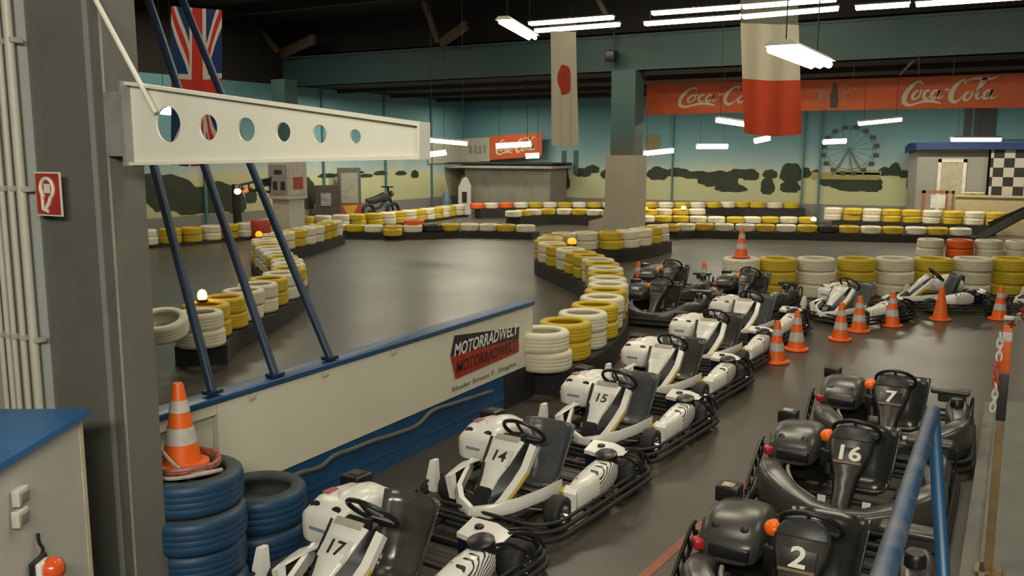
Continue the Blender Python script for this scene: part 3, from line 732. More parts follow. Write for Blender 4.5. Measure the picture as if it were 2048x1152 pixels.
    yl = MB(); rr = [[(x - .05, w + g + .047, z - .045), (x - .055, w + g + .052, z - .062), (x - .09, w + g + .042, z - .075), (x - .085, w + g + .042, z - .064)] for (x, z, w), g in zip(P[:4], gap)]
    yl.loft(rr); yl.build('yellow_decal', yellow_d, e)
    MB().loft(panel_rings([(.85, .11, .045), (.80, .19, .058), (.745, .255, .066), (.69, .29, .06)], .03)).build('nose_tip', blackp, e)
    nrm = Vector((.7, 0, .72)).normalized()
    pl = MB(); c0 = Vector((.505, 0, .485)) 
    pl.box(c0, (.14, .215, .014), (0, R(46), 0), bev=.004); plate = pl.build('number_plate', M('plate_white', (.66, .65, .62), .35), e)
    MB().box((.385, 0, .60), (.05, .22, .012), (0, R(46), 0), bev=.003).build('sponsor_strip', M('strip_beige', (.45, .42, .33), .4), e)
    # dark cowl between wheel and panel
    MB().loft([[(.36, -.13, .56), (.36, .13, .56), (.40, .13, .50), (.40, -.13, .50)], [(.28, -.10, .60), (.28, .10, .60), (.30, .1, .52), (.30, -.1, .52)]]).build('dash_cowl', blackp, e)
    steering(e, .235, .05, .625, blackp, .175, 44, white)
    seat(e, .11, seat_m, .235)
    # engine cover on the right
    ec = MB(); rings = []
    for x, y0, y1, z0, z1 in ((.19, -.62, -.35, .27, .42), (.16, -.66, -.32, .25, .47), (.02, -.67, -.30, .25, .53), (-.12, -.67, -.29, .26, .54), (-.26, -.66, -.30, .28, .53), (-.38, -.62, -.33, .30, .46)):
        cy, cz, hy, hz = (y0+y1)/2, (z0+z1)/2, (y1-y0)/2, (z1-z0)/2; ring = []
        for k in range(20):
            a = 2*math.pi*k/20; ca, sa_ = math.cos(a), math.sin(a)
            ring.append((x, cy + hy*math.copysign(abs(ca)**.4, ca), cz + hz*math.copysign(abs(sa_)**.4, sa_)))
        rings.append(ring)
    ec.loft(rings); ec.loft([[( x, -.44 + w_*math.cos(math.pi*k/8), .50 + h_*math.sin(math.pi*k/8)) for k in range(9)] for x, w_, h_ in ((.02, .06, .03), (-.05, .11, .065), (-.2, .12, .07), (-.3, .11, .05), (-.36, .09, .01))]); eco = ec.build('engine_cover', white, e, 45)
    v = MB()
    for y in (-.59, -.40): v.lathe([(0, .012), (.028, .01), (.032, 0), (.032, -.02)], 14, Matrix.Translation((.10, y, .485)) @ Matrix.Rotation(R(38), 4, 'Y') @ Matrix.Diagonal((1, 1.3, 1, 1)))
    v.build('vent', blackp, eco)
    MB().box((.192, -.49, .37), (.006, .14, .022)).build('maker_strip', M('strip_blue', (.22, .28, .36), .4), eco, 0)
    MB().box((-.05, -.60, .537), (.10, .06, .006)).build('red_sticker', M('sticker_red', (.4, .14, .12), .4), eco, 0)
    MB().loft([[(.10, -.69, .26), (.02, -.69, .26), (.02, -.65, .26), (.10, -.65, .26)], [(.12, -.70, .36), (.02, -.70, .38), (.02, -.65, .38), (.12, -.65, .36)]]).build('side_lamp', red_l, e)
    ab = MB(); ab.box((-.42, -.72, .445), (.17, .17, .15), bev=.015); ab.build('air_box', blackp, e)
    MB().box((-.42, -.72, .522), (.07, .08, .006)).build('air_box_mesh', M('mesh_brown', (.06, .045, .035), .6), e, 0)
    # left pod with black tank cap
    pd = MB(); rings = []
    for x, y0, y1, z0, z1 in ((.36, .50, .56, .10, .26), (.30, .48, .60, .10, .30), (.16, .46, .64, .12, .33), (.0, .46, .665, .14, .37), (-.14, .47, .665, .17, .39), (-.22, .50, .65, .2, .37)):
        cy, cz, hy, hz = (y0+y1)/2, (z0+z1)/2, (y1-y0)/2, (z1-z0)/2; ring = []
        for k in range(16):
            a = 2*math.pi*k/16; ca, sa_ = math.cos(a), math.sin(a)
            ring.append((x, cy + hy*math.copysign(abs(ca)**.6, ca), cz + hz*math.copysign(abs(sa_)**.6, sa_)))
        rings.append(ring)
    pd.loft(rings)
    pd.loft([[(.38, .50, .27), (.30, .48, .30), (.30, .58, .29), (.36, .60, .26)], [(.37, .55, .10), (.33, .55, .10), (.33, .60, .10), (.37, .61, .10)]])
    pd.build('side_pod', zebra, e, 50)
    MB().lathe([(0, .06), (.065, .058), (.088, .045), (.094, 0), (.09, -.05)], 20, Matrix.Translation((-.20, .555, .375)) @ Matrix.Rotation(R(12), 4, 'Y')).build('tank_cap', blackp, e)
    # left rear cowl bridging to the pod, blue-black inside
    rc = MB(); rc.loft([[(-.25, .32, .36), (-.25, .32, .39), (-.45, .30, .42), (-.45, .30, .39)], [(-.22, .50, .36), (-.22, .50, .395), (-.45, .50, .425), (-.45, .50, .395)], [(-.24, .62, .34), (-.24, .64, .37), (-.42, .64, .40), (-.42, .62, .37)]])
    rc.build('rear_cowl', white, e)
    MB().bx(-.43, -.25, .33, .46, .12, .37).build('tank', M('tank_blueblack', (.008, .012, .03), .3), e, 0)
    MB().lathe([(0, .008), (.03, .006), (.034, -.01)], 14, Matrix.Translation((-.36, .42, .418))).build('cowl_cap', blackp, e)
    # black arch over the rear left wheel
    ar = MB(); bars(ar, [(-.40, .52, .40), (-.50, .56, .37), (-.66, .60, .32), (-.74, .62, .2), (-.76, .62, .12)], .018); bars(ar, [(-.40, .62, .40), (-.52, .66, .37), (-.66, .67, .30), (-.74, .68, .2)], .014)
    ar.build('wheel_guard', blackp, e)
    for y in (-.16, .16): MB().tube([(.6, y, .07), (.56, y, .2)], .009, 6).box((.555, y, .21), (.015, .06, .05), (0, R(-20), 0)).build('pedal', alu, e); MB().tube([(.5, y*.6, .1), (.45, y*2.6, .13)], .008, 6).build('track_rod', alu, e)
    MB().box((.30, .47, .23), (.06, .03, .09), (0, R(30), 0), bev=.005).build('yellow_tab', yellow_d, e)
    return e

def rounded_run(b, secs, n=18, pw=.48):
    """loft of superellipse sections along a plan path. secs: (x,y,dirx,diry,half width,z0,z1)"""
    rings = []
    for x, y, dx, dy, hw, z0, z1 in secs:
        nl = math.hypot(dx, dy); nx, ny = dy/nl, -dx/nl; cz, hz = (z0+z1)/2, (z1-z0)/2; ring = []
        for k in range(n):
            a = 2*math.pi*k/n; ca, sa_ = math.cos(a), math.sin(a)
            u = hw*math.copysign(abs(ca)**pw, ca); ring.append((x + nx*u, y + ny*u, cz + hz*math.copysign(abs(sa_)**pw, sa_)))
        rings.append(ring)
    return b.loft(rings)

def make_black_kart():
    e = empty('go_kart')
    f = MB()
    for y in (-.24, .24): bars(f, [(.72, y*.7, .09), (.5, y, .07), (0, y*1.15, .07), (-.5, y*1.3, .08), (-.8, y*1.3, .1)], .016)
    for x in (.62, .1, -.3, -.62): f.tube([(x, -.33, .075), (x, .33, .075)], .014, 6)
    f.tube([(.45, -.48, .125), (.45, .48, .125)], .016, 6).tube([(-.56, -.6, .135), (-.56, .6, .135)], .02, 6).bx(-.45, -.2, -.6, -.25, .06, .3)
    f.build('chassis', steel_black, e)
    MB().bx(.0, .70, -.25, .25, .045, .055).build('floor_pan', M('floor_pan_grey', (.12, .12, .11), .35, metal=.6), e, 0)
    wheel(e, .42, .50, .13, .13, steel_black, 'front_wheel'); wheel(e, .42, -.50, .13, .13, steel_black, 'front_wheel')
    wheel(e, -.56, .575, .142, .18, steel_black, 'rear_wheel'); wheel(e, -.56, -.575, .142, .18, steel_black, 'rear_wheel')
    for z, g, rr in ((.07, 0, .024), (.14, -.012, .018)):
        MB().tube([(x, y, z) for x, y in ringpath(-.92 - g, .90 + g, .71 + g, .26)], rr, 8, closed=True).build('bumper_rail', rubber, e)
    # black pierced guard on the right edge
    g = MB()
    bars(g, [(.45, -.76, .12), (.25, -.77, .24), (.0, -.77, .38), (-.08, -.76, .42)], .014); bars(g, [(.45, -.76, .06), (.2, -.77, .12), (-.02, -.77, .25), (-.12, -.76, .34)], .014)
    for k in range(6):
        t = k/5; g.tube([(.44 - .5*t, -.765, .125 + .28*t), (.42 - .5*t, -.765, .065 + .25*t)], .01, 5)
    g.build('edge_guard', steel_black, e)
    g = MB(); bars(g, [(-.85, .66, .1), (-.8, .68, .3), (-.6, .69, .36), (-.45, .69, .2)], .011); g.build('guard_rod', steel_black, e)
    # wrap-around front bodywork with bulging front corners
    b = MB()
    secs = [(-.05, -.60, 1, .0, .05, .12, .26), (.1, -.60, 1, .02, .075, .08, .32), (.28, -.60, 1, .1, .09, .07, .37), (.44, -.58, 1, .3, .10, .06, .39), (.58, -.50, 1, .8, .11, .06, .37), (.68, -.36, .7, 1, .10, .06, .30), (.76, -.18, .3, 1, .09, .06, .25), (.79, 0, 0, 1, .085, .06, .24),
            (.76, .18, -.3, 1, .09, .06, .25), (.68, .36, -.7, 1, .10, .06, .30), (.58, .50, -1, .8, .11, .06, .37), (.44, .58, -1, .3, .10, .06, .39), (.28, .60, -1, .1, .09, .07, .37), (.1, .60, -1, .02, .075, .08, .33), (-.2, .60, -1, 0, .06, .12, .28)]
    rounded_run(b, secs); b.build('front_bodywork', olive, e, 60)
    lip = MB(); bars(lip, [(.30, -.47, .33), (.42, -.44, .32), (.52, -.36, .26), (.60, -.2, .21)], .016); lip.build('bodywork_lip', M('lip_grey', (.22, .22, .19), .4), e)
    # spoon-shaped centre panel
    P = [(.80, .20, .045), (.76, .25, .055), (.66, .33, .06), (.56, .42, .075), (.48, .50, .11), (.40, .575, .14), (.33, .635, .15)]
    MB().loft(panel_rings(P, .03)).build('front_panel', olive, e, 60)
    sd = MB()
    for sg in (1, -1):
        rr = [[(x - .01, sg*(w - .004), z), (x - .03, sg*(w + .018), z - .02), (x - .08, sg*(w + .01), z - .06), (x - .04, sg*(w - .01), z - .04)] for x, z, w in P]
        sd.loft(rr)
    sd.build('panel_side', blackp, e, 50)
    MB().box((.462, 0, .548), (.125, .20, .016), (0, R(43), 0), bev=.004).build('number_plate', M('plate_black', (.02, .02, .02), .35), e)
    MB().box((.506, 0, .504), (.028, .20, .02), (0, R(43), 0), bev=.003).build('plate_edge', M('plate_brown', (.20, .14, .08), .4), e)
    # rounded pad on the steering wheel
    o = steering(e, .225, .02, .665, blackp, .175, 46)
    pc = Vector((.335, 0, .63)); pu = Vector((-.42, 0, .91)).normalized(); pn = Vector((.91, 0, .42))
    arc = [pc + Vector((0, .15*math.cos(a), 0)) + pu*.125*math.sin(a) for a in [math.pi*k/14 for k in range(15)]]
    MB().loft([[p - pn*.02 for p in arc], [p + pn*.012 for p in arc], [pc + (p - pc)*.86 + pn*.03 for p in arc]]).build('panel_cap', M('pad_grey', (.05, .05, .052), .4), e, 50)
    seat(e, .08, M('black_seat', (.028, .028, .026), .25, spec=.7), .235)
    # engine cover, round shouldered dark grey
    ec = MB(); rings = []
    for x, y0, y1, z0, z1 in ((.22, -.60, -.34, .32, .42), (.18, -.66, -.30, .30, .48), (.04, -.68, -.28, .29, .555), (-.12, -.68, -.27, .28, .58), (-.28, -.66, -.28, .28, .56), (-.42, -.6, -.32, .3, .46)):
        cy, cz, hy, hz = (y0+y1)/2, (z0+z1)/2, (y1-y0)/2, (z1-z0)/2; ring = []
        for k in range(20):
            a = 2*math.pi*k/20; ca, sa_ = math.cos(a), math.sin(a)
            ring.append((x, cy + hy*math.copysign(abs(ca)**.55, ca), cz + hz*math.copysign(abs(sa_)**.55, sa_)))
        rings.append(ring)
    eco = ec.loft(rings).build('engine_cover', olive, e, 50)
    v = MB()
    for y in (-.57, -.39): v.lathe([(0, .01), (.022, .008), (.026, 0), (.026, -.02)], 14, Matrix.Translation((.12, y, .51)) @ Matrix.Rotation(R(45), 4, 'Y'))
    v.build('vent', blackp, eco)
    MB().box((.20, -.46, .385), (.05, .26, .09), bev=.02).build('cover_lip', blackp, e)
    MB().box((.19, -.655, .40), (.09, .07, .07), (0, 0, R(30)), bev=.02).build('side_lamp', red_l, e)
    ab = MB(); ab.box((-.36, -.62, .55), (.14, .16, .11), bev=.015); ab.build('air_box', blackp, e)
    MB().box((-.34, -.62, .607), (.08, .08, .006)).build('air_box_top', chrome, e, 0)
    # start button on a stalk
    MB().tube([(.22, -.17, .3), (.17, -.20, .56)], [.05, .045], 10).box((.2, -.2, .42), (.1, .09, .16), bev=.02).build('button_stalk', blackp, e)
    MB().lathe([(0, .05), (.036, .045), (.058, .022), (.06, 0), (.054, -.02)], 18, Matrix.Translation((.165, -.20, .58)) @ Matrix.Rotation(R(20), 4, 'Y')).build('orange_button', orange_l, e)
    # left pod and rear fender
    pdm = MB(); rounded_run(pdm, [(.05, .58, 1, 0, .07, .1, .3), (-.1, .57, 1, 0, .1, .1, .36), (-.28, .56, 1, 0, .11, .14, .4), (-.4, .55, 1, 0, .08, .2, .4)])
    pdm.build('side_pod', olive, e, 60)
    MB().lathe([(0, .05), (.05, .048), (.062, .03), (.064, -.03)], 18, Matrix.Translation((-.2, .55, .40))).build('tank_cap', blackp, e)
    rb = MB(); rb.box((-.60, .48, .42), (.16, .36, .05), bev=.02); rb.box((-.6, .5, .36), (.1, .26, .1), bev=.02); rb.build('rear_fender', olive, e)
    for y in (-.16, .16): MB().tube([(.6, y, .07), (.56, y, .2)], .009, 6).box((.555, y, .21), (.015, .06, .05), (0, R(-20), 0)).build('pedal', alu, e)
    return e

wk = make_white_kart(); bkk = make_black_kart()
def number(e, s, mtx, size, mat):
    if s: text_obj(s, size, mat, 'number', mtx, e, bold=.004 if mat is txt_white else .002, sx=1.1)
wm = frame_mtx(Vector((.505, 0, .485)) + Vector((.7, 0, .72)).normalized()*.0085, (0, 1, 0), (-.72, 0, .70))
bm_ = frame_mtx(Vector((.458, 0, .552)) + Vector((.68, 0, .73)).normalized()*.0095, (0, 1, 0), (-.73, 0, .68))
used = [False, False]
def kart(kind, x, y, heading, num, label, group, sm_=None):
    i = 0 if kind == 'w' else 1; src = (wk, bkk)[i]
    o = src if not used[i] else copy_tree(src)
    if used[i]:
        for c in list(o.children):
            if c.name.startswith('number') and not c.name.startswith('number_plate'): bpy.data.objects.remove(c)
    used[i] = True
    o.location = (x, y, 0); o.rotation_euler = (0, 0, R(heading))
    if num:
        if i == 0: number(o, num, wm, .125, txt_black)
        else: number(o, num, bm_, .175, txt_white)
    for c in o.children:
        if c.name.startswith('seat') and kind == 'w': c.material_slots[0].link = 'OBJECT'; c.material_slots[0].material = sm_ or seat_m
    tag(o, label, 'go-kart', group); return o
shiny = M('worn_shiny_seat', (.070, .067, .060), .24, metal=.1, var=.25, scale=5, spec=.8)
WG = 'white rental karts parked nose to tail'
for a in [(-3.33, 4.38, -95, '17', 'white go-kart with number plate 17, front of the white row beside blue tyres'),
          (-3.30, 6.26, -95, '14', 'white go-kart numbered 14 parked second in the white row, dull grey seat'),
          (-3.28, 8.16, -95, '15', 'white go-kart numbered 15 parked third in the row below the sponsor sign end'),
          (-3.40, 10.05, -95, None, 'white go-kart fourth in the row with a shiny seat and unreadable plate'),
          (-3.45, 11.92, -94, None, 'white go-kart fifth in the row, level with the nearest floor cone'),
          (-3.46, 13.8, -96, None, 'white go-kart sixth in the row right beside the dark karts'),
          (-2.3, 16.0, -118, None, 'white go-kart where the row bends behind the close cone pair'),
          (-1.0, 17.9, -158, None, 'white go-kart seen sideways behind the plain orange cone'),
          (.9, 18.6, -162, None, 'last white go-kart cut off at the frame behind the rusty post')]:
    kart('w', *a[:4], a[4], WG, shiny if ('shiny' in a[4] or '17' in a[4] or 'fifth' in a[4]) else None)
BG = 'black rental karts'
for a in [(-.93, 5.38, -90, '2', 'black go-kart with white 2 on its plate, nearest of the right row'),
          (-.98, 7.38, -90, '16', 'black go-kart with white 16, middle of the three beside the rusty post'),
          (-.92, 9.24, -88, '7', 'black go-kart with white 7, farthest of the right row'),
          (-5.12, 14.4, -86, None, 'dark go-kart with orange button parked beside the S-bend tyre wall'),
          (-5.75, 16.65, -80, None, 'dark go-kart behind another at the S-bend, partly hidden by it'),
          (-4.1, 16.25, -93, None, 'dark go-kart in front of the first cream tyre stack with the cone')]:
    kart('b', *a[:4], a[4], BG)

# ================================================================== WHITE/BLUE SPONSOR WALL
WX = -4.75
sw = empty('sponsor_wall', (WX, 6.3, 0))
def wp(b, name, m, sm=0):
    o = b.build(name, m, sw, sm); o.matrix_parent_inverse = Matrix.Translation((-WX, -6.3, 0)); return o
wp(MB().bx(WX-.09, WX, 4.28, 8.95, .40, 1.08), 'white_panel', M('white_board', (.60, .58, .47), .42, var=.04, scale=1))
wp(MB().prism([(WX-.05, 3.74, .42), (WX-.05, 4.275, .42), (WX-.05, 4.275, 1.0), (WX-.05, 3.74, 1.0)], (-.05, 0, 0)).bx(WX-.09, WX, 3.74, 4.275, 1.0, 1.08), 'end_panel', M('white_board', (.60, .58, .47)))
wp(MB().bx(WX-.07, WX-.012, 3.74, 8.3, 0, .40).bx(WX-.07, WX, 4.4, 8.3, .13, .15), 'blue_base', blue_p)
wp(MB().bx(WX-.07, WX-.008, 8.3, 9.0, 0, .40), 'black_base', rubber)
wp(MB().bx(WX-.17, WX+.02, 3.74, 8.97, 1.08, 1.125, bev=.01), 'top_rail', blue_p, 40)
bo = MB()
for Y in (4.6, 5.4, 6.3): bo.box((WX+.012, Y, 1.05), (.02, .05, .04), bev=.005)
wp(bo, 'bracket', lamp_house, 40)
tag(sw, 'long white sponsor wall with blue rail and blue base beside the karts', 'wall panel')
sg = empty('sponsor_sign', (WX + .004, 0, 0))
def SX(px, py): p = PX(px, py, WX + .004); return (0, p.y, p.z)
def sgp(pts, ext, name, m): return MB().prism(pts, (ext, 0, 0)).build(name, m, sg, 0)
tl, tr, ml, mr, bl, br = SX(909, 671), SX(1038, 654), SX(901, 712), SX(1037, 676), SX(911, 758), SX(1037, 703)
sgp([ml, mr, tr, tl], .004, 'black_field', txt_black); sgp([bl, br, mr, ml], .005, 'red_field', M('sign_red', (.33, .035, .015), .45, var=.2, scale=8))
ud = (0, 1, 0); 
mid = (Vector(tl) + Vector(tr) + Vector(ml) + Vector(mr))/4; wid = (Vector(tr)-Vector(tl)).length
def fit_text(s, c, width, h, mat, name, x, shear=0.2, bold=.0):
    o = text_obj(s, 1.0, mat, name, Matrix(), sg, shear=shear, bold=bold, ext=.0)
    xs = [v.co.x for v in o.data.vertices]; ys = [v.co.y for v in o.data.vertices]
    w0 = max(xs)-min(xs); h0 = max(ys)-min(ys); cx, cy = (max(xs)+min(xs))/2, (max(ys)+min(ys))/2
    o.data.transform(frame_mtx((x, c[1], c[2]), (0, 1, 0), (0, 0, 1)) @ Matrix.Diagonal((width/w0, h/h0, 1, 1)) @ Matrix.Translation((-cx, -cy, 0))); return o
hh = Vector(tl).z - Vector(ml).z
fit_text('MOTORRADWELT', mid, wid*.99, hh*.68, txt_white, 'lettering', .0065, .25, .02)
mid2 = (Vector(bl) + Vector(br) + Vector(ml) + Vector(mr))/4
fit_text('MOTORRADWELT', mid2, wid*.93, hh*.62, M('sign_dark_print', (.06, .012, .02), .5), 'dark_lettering', .0085, .1, .02)  # dark print on the red band
a3 = PX(972, 757-2, WX + .004); 
fit_text('Rheder Strasse 7 . Dingden', (0, a3.y, .475), wid*.98, .062, M('grey_print', (.13, .12, .09), .5), 'address_line', .003, .0, .01)
tag(sg, 'MOTORRADWELT sign in black and red on the white sponsor wall', 'sign')
# hose lying along the blue base
hp_ = [PX(px, py, WX+.05) for px, py in [(566, 962), (600, 946), (640, 934), (668, 912), (705, 898), (745, 882), (790, 868), (835, 850), (865, 822), (910, 806), (985, 782)]]
tag(MB().tube(catmull(hp_, 6), .018, 7).build('hose', M('hose_grey', (.10, .095, .085), .4)), 'grey hose sagging along the blue base of the sponsor wall', 'hose')

# blue stay tubes rising behind the white arm
for i, (px, py, ex) in enumerate(((425, 783, 217), (550, 749, 291), (660, 715, 358))):
    a = PX(px, py, WX-.05); da = -math.sin(YAW)*a.x + math.cos(YAW)*a.y
    c = PD(ex, -18, da + 1.0)
    e = empty('stay_tube', a); d = c - a
    MB().tube([(0, 0, 0), d], .033, 10).build('tube', M('stay_blue', (.006, .026, .066), .4), e)
    MB().box((0, 0, .0), (.09, .12, .03), bev=.005).build('foot_plate', M('stay_blue', (.006, .026, .066)), e)
    tag(e, ['slanting blue tube nearest the grey column on the sponsor wall', 'slanting blue tube in the middle of the three on the wall', 'slanting blue tube farthest from the grey column'][i], 'tube', 'slanting blue tubes')

# ================================================================== COLUMN, PIER, ARM
colm = empty('steel_column', (-4.5, 3.2, 0))
def cp(b, name, m, sm=0):
    o = b.build(name, m, colm, sm); o.matrix_parent_inverse = Matrix.Translation((4.5, -3.2, 0)); return o
cp(MB().bx(-4.78, -4.28, 3.165, 3.19, 0, 7.45), 'web', grey_steel)
cp(MB().bx(-4.285, -4.215, 3.15, 3.37, 0, 7.45), 'flange', grey_steel); cp(MB().bx(-4.81, -4.78, 3.13, 3.37, 0, 7.45), 'flange', grey_steel)
cp(MB().bx(-4.222, -4.212, 3.146, 3.155, 0, 7.45), 'bright_edge', M('pale_edge', (.34, .31, .25), .5, var=.2, scale=4))  # thin paler strip along the flange corner
cp(MB().bx(-4.36, -4.33, 3.155, 3.166, 0, 7.45), 'rib', M('rib_grey', (.26, .27, .25), .5, var=.1))
tag(colm, 'tall grey steel column between the plastered pier and the sponsor wall', 'column')
struct(MB().bx(-8.5, -4.815, 3.08, 3.6, 0, 7.45).build('wall_front', pier_m, smooth=0))
# conduits on the pier
for i, (px, w, z0) in enumerate(((62, .026, 0), (40, .018, 0), (22, .016, 0), (10, .016, 0), (-4, .016, 0))):
    q = PY(px, 600, 3.03 if i == 0 else 3.04)
    e = empty('conduit', (q.x, q.y, 0))
    MB().tube([(0, 0, z0), (-.02 if i == 0 else 0, 0, 7.4)], w, 10).build('pipe', pipe_m, e)
    for z in (1.75, 2.6, 3.4): MB().box((.0, .02, z), (w*2.6, .07, .03), bev=.004).build('clip', lamp_house, e)
    tag(e, ['thick pale conduit running up the plastered pier closest to the steel column', 'thin pale conduit next to the thick one on the pier', 'thin pale conduit in the middle of the bundle on the pier', 'thin pale conduit second from the frame edge on the pier', 'thin pale conduit at the very frame edge on the pier'][i], 'pipe', 'conduits on the pier')
q = PY(98, 388, 3.075)
fs = empty('fire_hose_sign', (q.x, 3.074, q.z), 0)
hw_, hh_ = .11, .12
MB().box((0, 0, 0), (hw_*2, .008, hh_*2)).build('border', txt_white, fs, 0)
MB().box((0, -.004, 0), (hw_*1.86, .006, hh_*1.86)).build('red_field', M('sign_fire_red', (.42, .035, .02), .4, var=.03), fs, 0)
hz = MB(); hz.tube([(.0 + .055*math.cos(a), -.009, .03 + .055*math.sin(a)) for a in [R(-60 + 12*k) for k in range(26)]], .011, 6)
hz.tube([(.055*math.cos(R(-60)), -.009, .03 + .055*math.sin(R(-60))), (.01, -.009, -.05), (-.03, -.009, -.09)], .012, 6).tube([(-.045, -.009, .02), (-.045, -.009, -.085), (.0, -.009, -.095)], .010, 6).box((0, -.009, .03), (.05, .004, .05))
hz.build('pictogram', txt_white, fs, 50)
tag(fs, 'red and white fire hose sign on the plastered pier', 'sign')

AY = 3.17
arm = empty('bracket_arm', (-4.215, AY, 2.7))
def ap(b, name, m, sm=40):
    o = b.build(name, m, arm, sm); o.matrix_parent_inverse = Matrix.Translation((4.215, -AY, -2.7)); return o
def AP(px, py): p = PY(px, py, AY - .04); return Vector((p.x, AY, p.z))
A_tl, A_bl, A_tr, A_br = AP(246, 166), AP(246, 328), AP(834, 248), AP(834, 315)
cu = bpy.data.curves.new('web', 'CURVE'); cu.dimensions = '2D'; cu.fill_mode = 'BOTH'; cu.extrude = .006; cu.resolution_u = 8
def spl(pts):
    s = cu.splines.new('POLY'); s.points.add(len(pts)-1); s.use_cyclic_u = True
    for p_, (x, z) in zip(s.points, pts): p_.co = (x, z, 0, 1)
spl([(p.x, p.z) for p in (A_bl, A_br, A_tr, A_tl)])
for px, py, ry in ((338, 249, 36), (418, 255, 26), (494, 259, 24), (568, 264, 19.5), (641, 268, 18.5), (712, 273, 14.5)):
    c = PY(px, py, AY); r = (PY(px, py-ry, AY) - c).length
    spl([(c.x + r*math.cos(2*math.pi*k/32), c.z + r*math.sin(2*math.pi*k/32)) for k in range(32)])
tmp = bpy.data.objects.new('web', cu); COL.objects.link(tmp)
me = bpy.data.meshes.new_from_object(tmp.evaluated_get(bpy.context.evaluated_depsgraph_get())); bpy.data.objects.remove(tmp)
me.transform(Matrix.Translation((0, AY, 0)) @ Matrix.Rotation(R(90), 4, 'X')); me.materials.clear(); me.materials.append(white_paint); me.name = 'web'
wo = bpy.data.objects.new('web', me); COL.objects.link(wo); wo.parent = arm; wo.matrix_parent_inverse = Matrix.Translation((4.215, -AY, -2.7))
fl = MB()
for p0, p1 in ((A_tl, A_tr), (A_bl, A_br)):
    fl.prism([p0 + Vector((0, -.04, -.008)), p1 + Vector((0, -.04, -.008)), p1 + Vector((0, -.04, .008)), p0 + Vector((0, -.04, .008))], (0, .08, 0))
ap(fl, 'flange', white_paint)
ap(MB().prism([A_br + Vector((0, -.04, -.008)), A_br + Vector((.012, -.04, -.008)), A_tr + Vector((.012, -.04, .008)), A_tr + Vector((0, -.04, .008))], (0, .08, 0)), 'end_plate', white_paint)
ap(MB().bx(A_tl.x-.012, A_tl.x+.008, AY-.06, AY+.09, A_bl.z-.01, A_tl.z+.01).bx(-4.214, A_tl.x, AY-.03, AY+.12, A_bl.z+.04, A_tl.z-.04), 'mounting_plate', M('plate_grey', (.26, .26, .24), .5))
tag(arm, 'white tapered steel arm with six round holes fixed to the grey column', 'bracket')
r0 = PY(312, 226, AY-.03); r1 = PY(178, -25, 3.1)
tag(MB().tube([r0, r1], .013, 8).build('tie_rod', white_paint), 'thin white rod running from the holed arm up the steel column', 'rod')

# ================================================================== CABINET (lower left)
CD = Vector((-math.sin(YAW), math.cos(YAW), 0)); CR = Vector((math.cos(YAW), math.sin(YAW), 0))
cab = empty('control_cabinet', CR*-2.5 + CD*3.9)
def CP(l, d, z): v = CR*l + CD*d; return Vector((v.x, v.y, z))
def cbp(b, name, m, sm=40):
    o = b.build(name, m, cab, sm); o.matrix_parent_inverse = Matrix.Translation(-(CR*-2.5 + CD*3.9)); return o
def cbox(l0, l1, d0, d1, z0, z1):
    return MB().loft([[CP(l0, d0, z), CP(l1, d0, z), CP(l1, d1, z), CP(l0, d1, z)] for z in (z0, z1)])
cbp(cbox(-3.3, -2.17, 3.0, 4.38, 0, 1.485), 'body', M('cabinet_white', (.50, .50, .46), .4, var=.03), 0)
cbp(cbox(-3.34, -2.135, 2.95, 4.42, 1.485, 1.515), 'lid', blue_b, 0)
cbp(cbox(-2.18, -2.165, 4.35, 4.385, 0, 1.485), 'edge_strip', M('strip_cream', (.6, .55, .4), .5), 0)
tag(cab, 'white cabinet with a bright blue lid in front of the pier', 'cabinet')
def on_cab(px, py):
    k = 2.165*F/(1024 - px); r_ = ray(px, py); return Vector((r_[0]*k, r_[1]*k, H + r_[2]*k))
for k, py in enumerate((992, 1034)):
    q = on_cab(32, py); e = empty('rocker_switch', q); e.rotation_euler = (0, 0, YAW)
    MB().box((.018, 0, 0), (.036, .085, .075), bev=.006).build('housing', M('switch_white', (.6, .59, .52), .4), e)
    MB().box((.037, 0, -.004), (.012, .066, .055), (0, R(8), 0), bev=.003).build('rocker', M('switch_grey', (.25, .24, .21), .4), e)
    tag(e, ['upper small grey rocker switch on the cabinet side', 'lower small grey rocker switch on the cabinet side'][k], 'switch', 'switches on the cabinet')
q = on_cab(78, 1138); e = empty('signal_button', q); e.rotation_euler = (0, 0, YAW)
MB().box((.01, -.02, 0), (.02, .13, .13), bev=.006).build('back_plate', blackp, e)
MB().box((.03, -.02, 0), (.03, .09, .10), bev=.01).build('collar', white, e)
MB().lathe([(0, .075), (.03, .07), (.052, .05), (.058, .02), (.052, 0)], 20, Matrix.Translation((.04, .0, 0)) @ Matrix.Rotation(R(90), 4, 'Y')).build('dome', M('dome_orange', (.75, .10, .02), .2), e)
MB().tube(catmull([(.01, 0, .06), (.02, .01, .09), (.01, 0, .13), (.005, .005, .17)], 5), .008, 6).build('cable', blackp, e)
tag(e, 'round orange signal dome on the cabinet side, lower corner', 'lamp')

# ================================================================== RIGHT FOREGROUND
struct(MB().bx(-.02, 9, -3, 10.9, 0, .13).build('walkway', M('walkway_concrete', (.145, .15, .13), .7, var=.15, scale=2, bump=.15), smooth=0))
struct(MB().bx(-.16, -.02, -3, 10.9, 0, .10).bx(-.05, -.015, -3, 10.9, 0, .15).build('trim_9', concrete, smooth=0))
a, c = PZ(1270, 1168), PZ(1535, 935)
d = (c - a).normalized(); n = Vector((-d.y, d.x, 0))*.035; c2 = c + d*3.2
tag(MB().prism([a - d*1.5 - n, a - d*1.5 + n, c2 + n, c2 - n], (0, 0, .003)).build('floor_line', M('red_line_paint', (.34, .085, .05), .55, var=.3, scale=6), smooth=0), 'faded red line painted on the floor between the kart rows', 'line')
